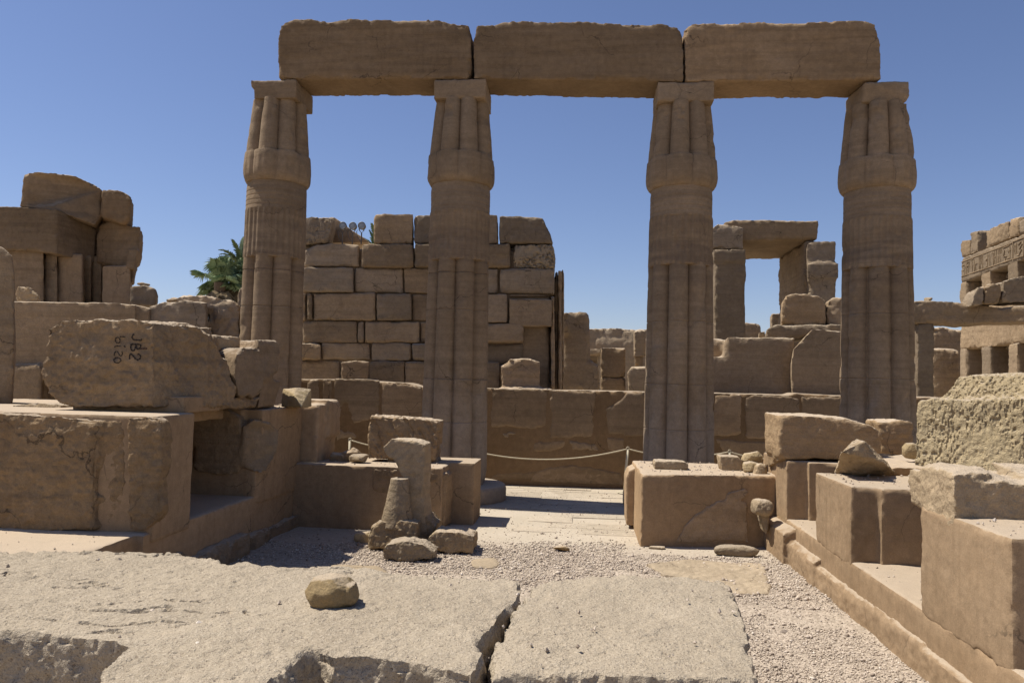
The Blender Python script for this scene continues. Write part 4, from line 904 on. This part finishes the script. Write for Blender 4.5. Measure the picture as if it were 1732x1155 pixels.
gs((1713, .0), (1732, 0), (1731, 1), (1713, 1), (1713, 0)); gs((1716, .2), (1716, .7)); gs((1719, .15), (1719, .8), (1723, .9), (1728, .6)); gs((1722, .3), (1727, .15)); gs((1724, .55), (1729, .3))
simple('carved_signs', gl, 'far', fb)

# ================================================================== ROPE BARRIER
YP = 15.1
tops = []
for px, py, lb in ((592, 743, 'thin rope post behind the chiselled block on the left plinth'), (764, 752, 'rope post hidden behind the second column'), (1062, 758, 'cream rope post at the right side of the passage'),
               (1234, 763, 'rope post showing above the right plinth'), (1372, 766, 'rope post hidden behind the big worn block')):
    t = P(px, py, YP); bx_ = t.x - (.06 if px == 1062 else 0)
    rp = empty('rope_post', (bx_, YP, 0), lb, 'rope post', 'posts of the rope barrier')
    simple('pole', tube([(bx_, YP, 0), (t.x, t.y, t.z - .03)], .024, 10), 'post', rp, True)
    simple('foot', lathe([(.13, 0), (.13, .012), (.05, .025), (.03, .03)], (bx_, YP, .0), 20), 'post', rp)
    ring = [(t.x + .028 * math.cos(a), t.y, t.z + .028 * math.sin(a)) for a in np.linspace(0, 6.28, 13)]
    simple('eyelet', tube(ring, .008, 6), 'post', rp)
    tops.append(Vector((t.x, YP, t.z - .01)))
for i, (a, b, sag, lb) in enumerate(((0, 1, .14, 'rope from the leftmost post towards the second column'), (1, 2, .24, 'pale sagging rope across the passage'), (2, 3, .12, 'rope passing behind the third column'), (3, 4, .12, 'rope running right from the post above the right plinth'))):
    A, B = tops[a], tops[b]
    pts = [A.lerp(B, t) - Vector((0, 0, sag * 4 * t * (1 - t))) for t in np.linspace(0, 1, 25)]
    simple('rope', tube(pts, .014, 6), 'rope', None, True, label=lb, cat='rope', group='ropes of the barrier')

# ================================================================== PALMS
def frond(base, az_, el_, L, droop, rg, w_=.25, n=30, fan=False):
    V = []; F = []
    d = Vector((math.cos(az_) * math.cos(el_), math.sin(az_) * math.cos(el_), math.sin(el_))); p = Vector(base); pts = []
    step = L / n
    for i in range(n + 1):
        pts.append(p.copy()); d = (d + Vector((0, 0, -droop / n))).normalized(); p = p + d * step
    t_ = tube(pts, .025, 4, .006); V += t_[0]; F += t_[1]
    for i in range(3, n):
        t = i / n; d = (pts[i + 1] - pts[i]).normalized() if i < n else d
        sd_ = d.cross(Vector((0, 0, 1))).normalized(); ll = w_ * L * .6 * math.sin(math.pi * (t * .85 + .12)) ** .6
        for s in (-1, 1):
            for q in range(2):
                b_ = pts[i] + d * step * q * .5; tip = b_ + (sd_ * s * .75 + d * .8 + Vector((0, 0, rg.uniform(-.35, .25)))).normalized() * ll * rg.uniform(.8, 1.1)
                m_ = b_.lerp(tip, .5) + Vector((0, 0, .02)); wv = d * .022 + Vector((0, 0, .012)); o = len(V)
                V += [tuple(b_ - wv), tuple(b_ + wv), tuple(m_ + wv * 1.2), tuple(tip), tuple(m_ - wv * 1.2)]; F.append((o, o + 1, o + 2, o + 3, o + 4))
    return V, F
def fanleaf(base, az_, el_, L, rg, rad=.9):
    V = []; F = []; d = Vector((math.cos(az_) * math.cos(el_), math.sin(az_) * math.cos(el_), math.sin(el_)))
    pts = [Vector(base), Vector(base) + d * L * .5, Vector(base) + d * L + Vector((0, 0, -.05))]; t_ = tube(pts, .025, 4, .015); V += t_[0]; F += t_[1]
    c_ = pts[-1]; sd_ = d.cross(Vector((0, 0, 1))).normalized(); u_ = sd_.cross(d)
    for k in range(26):
        a = (k - 12.5) / 12.5 * 2.0; dr = (d * math.cos(a) + sd_ * math.sin(a)).normalized(); wv = (sd_ * math.cos(a) - d * math.sin(a)) * .035
        r_ = rad * rg.uniform(.85, 1.05); m_ = c_ + dr * r_ * .6 + u_ * .05; tip = c_ + dr * r_ + Vector((0, 0, -.22 * rg.uniform(.6, 1.4))); o = len(V)
        V += [tuple(c_ - wv * .3), tuple(c_ + wv * .3), tuple(m_ + wv), tuple(tip), tuple(m_ - wv)]; F.append((o, o + 1, o + 2, o + 3, o + 4))
    return V, F
def palm(px, py, Y, label, kind, seed, L=3.0, spread=None):
    rg = random.Random(seed); c = P(px, py, Y); root = empty('palm_tree', (c.x, c.y, 0), label, 'palm tree')
    tr = []
    for i in range(int(c.z / .35) + 1): tr.append((.24 + .05 * (i % 2) + .1 * max(0, 1 - i * .2), i * .35))
    tr = [q for q in tr if q[1] < c.z] + [(.28, c.z)]
    simple('trunk', lathe(tr, (c.x, c.y, 0), 14), 'trunk', root)
    L1 = []; L2 = []
    if kind == 'date':
        for i in range(24):
            e_ = rg.uniform(.25, 1.5); L1.append(frond(c, rg.uniform(0, 6.28), e_, L * rg.uniform(.8, 1.1), 1.1 + .5 * rg.random(), rg))
    else:
        for i in range(30): L1.append(fanleaf(c, rg.uniform(0, 6.28), rg.uniform(-.35, 1.3), L * rg.uniform(.35, .6), rg, .72))
        for i in range(26): L2.append(fanleaf(c - Vector((0, 0, .2)), rg.uniform(0, 6.28), rg.uniform(-1.4, -.7), L * rg.uniform(.3, .5), rg, .7))
    simple('crown', L1, 'leaf' if kind == 'date' else 'fanleaf', root)
    if L2: simple('dry_fronds', L2, 'dryleaf', root)
palm(406, 450, 44, 'feathery date palm rising behind the first column', 'date', 3, 2.2)
palm(372, 478, 38, 'bushy fan palm with dry brown skirt, left of the first column', 'fan', 4, 1.7)
palm(396, 476, 39, 'second fan palm touching the first column', 'fan', 9, 1.7)
palm(634, 424, 60, 'distant palm tips showing beside the floodlights', 'date', 6, 2.2)

# ================================================================== PAINTED MARKING on the long block
def marking():
    bpy.context.view_layer.update()
    me = jb.data; mw = jb.matrix_world; bv = BVHTree.FromPolygons([mw @ v.co for v in me.vertices], [p.vertices[:] for p in me.polygons])
    s = 80 / 1232
    def W(x, y): return 180 + x * s, 550 + y * s
    def stroke(pts, w_, acc):
        P2 = []
        for (a, b) in zip(pts[:-1], pts[1:]):
            k = max(2, int(math.hypot(b[0] - a[0], b[1] - a[1]) / 18))
            for i in range(k): P2.append((a[0] + (b[0] - a[0]) * i / k, a[1] + (b[1] - a[1]) * i / k))
        P2.append(pts[-1]); V = []; F = []
        for i, p in enumerate(P2):
            q0 = P2[max(0, i - 1)]; q1 = P2[min(len(P2) - 1, i + 1)]; dx, dy = q1[0] - q0[0], q1[1] - q0[1]; l = math.hypot(dx, dy) or 1
            ww = w_ * (.85 + .3 * math.sin(i * 1.7)); row = []
            for sgn in (-1, 0, 1):
                x, y = W(p[0] - dy / l * ww * sgn, p[1] + dx / l * ww * sgn); d = ray(x, y).normalized(); h = bv.ray_cast(CAM, d)
                if h[0] is None: return
                row.append(tuple(h[0] - d * .006))
            V += row
        for i in range(len(P2) - 1):
            for k in (0, 1): F.append((i * 3 + k, i * 3 + k + 1, i * 3 + k + 4, i * 3 + k + 3))
        acc.append((V, F))
    A = []; B = []
    for st_ in ([(720, 228), (680, 260), (665, 310), (690, 365), (740, 388), (820, 385), (900, 395)], [(925, 355), (905, 385), (905, 415)],
                [(650, 490), (720, 500), (800, 490), (860, 505), (905, 525)], [(650, 490), (630, 560), (640, 630), (690, 675), (735, 640), (750, 590), (765, 510)], [(775, 510), (785, 590), (820, 630), (865, 600), (885, 560), (900, 525)],
                [(605, 890), (600, 820), (615, 745), (665, 760), (715, 820), (760, 880), (820, 905), (875, 870), (890, 810), (860, 760), (810, 748)]):
        stroke(st_, 21, A)
    for st_ in ([(270, 315), (235, 350), (230, 410), (265, 460), (320, 465), (355, 425), (350, 360), (320, 325), (270, 315)], [(345, 300), (400, 300), (440, 300), (490, 320)],
                [(205, 578), (250, 535), (310, 545), (375, 548)], [(455, 530), (485, 570), (505, 555)],
                [(200, 795), (205, 730), (245, 680), (290, 685), (320, 740), (350, 795), (385, 800), (415, 760), (410, 705), (395, 680)],
                [(250, 845), (190, 885), (200, 950), (260, 985), (330, 975), (385, 915), (345, 860), (285, 842), (250, 845)]):
        stroke(st_, 15, A)
    stroke([(880, 608), (960, 608), (1060, 608)], 20, B)
    simple('painted_marking', A, 'black', jb); simple('red_dash', B, 'redpaint', jb)
marking()

bpy.data.objects.remove(_tmp)
for me in list(bpy.data.meshes):
    if me.users == 0: bpy.data.meshes.remove(me)
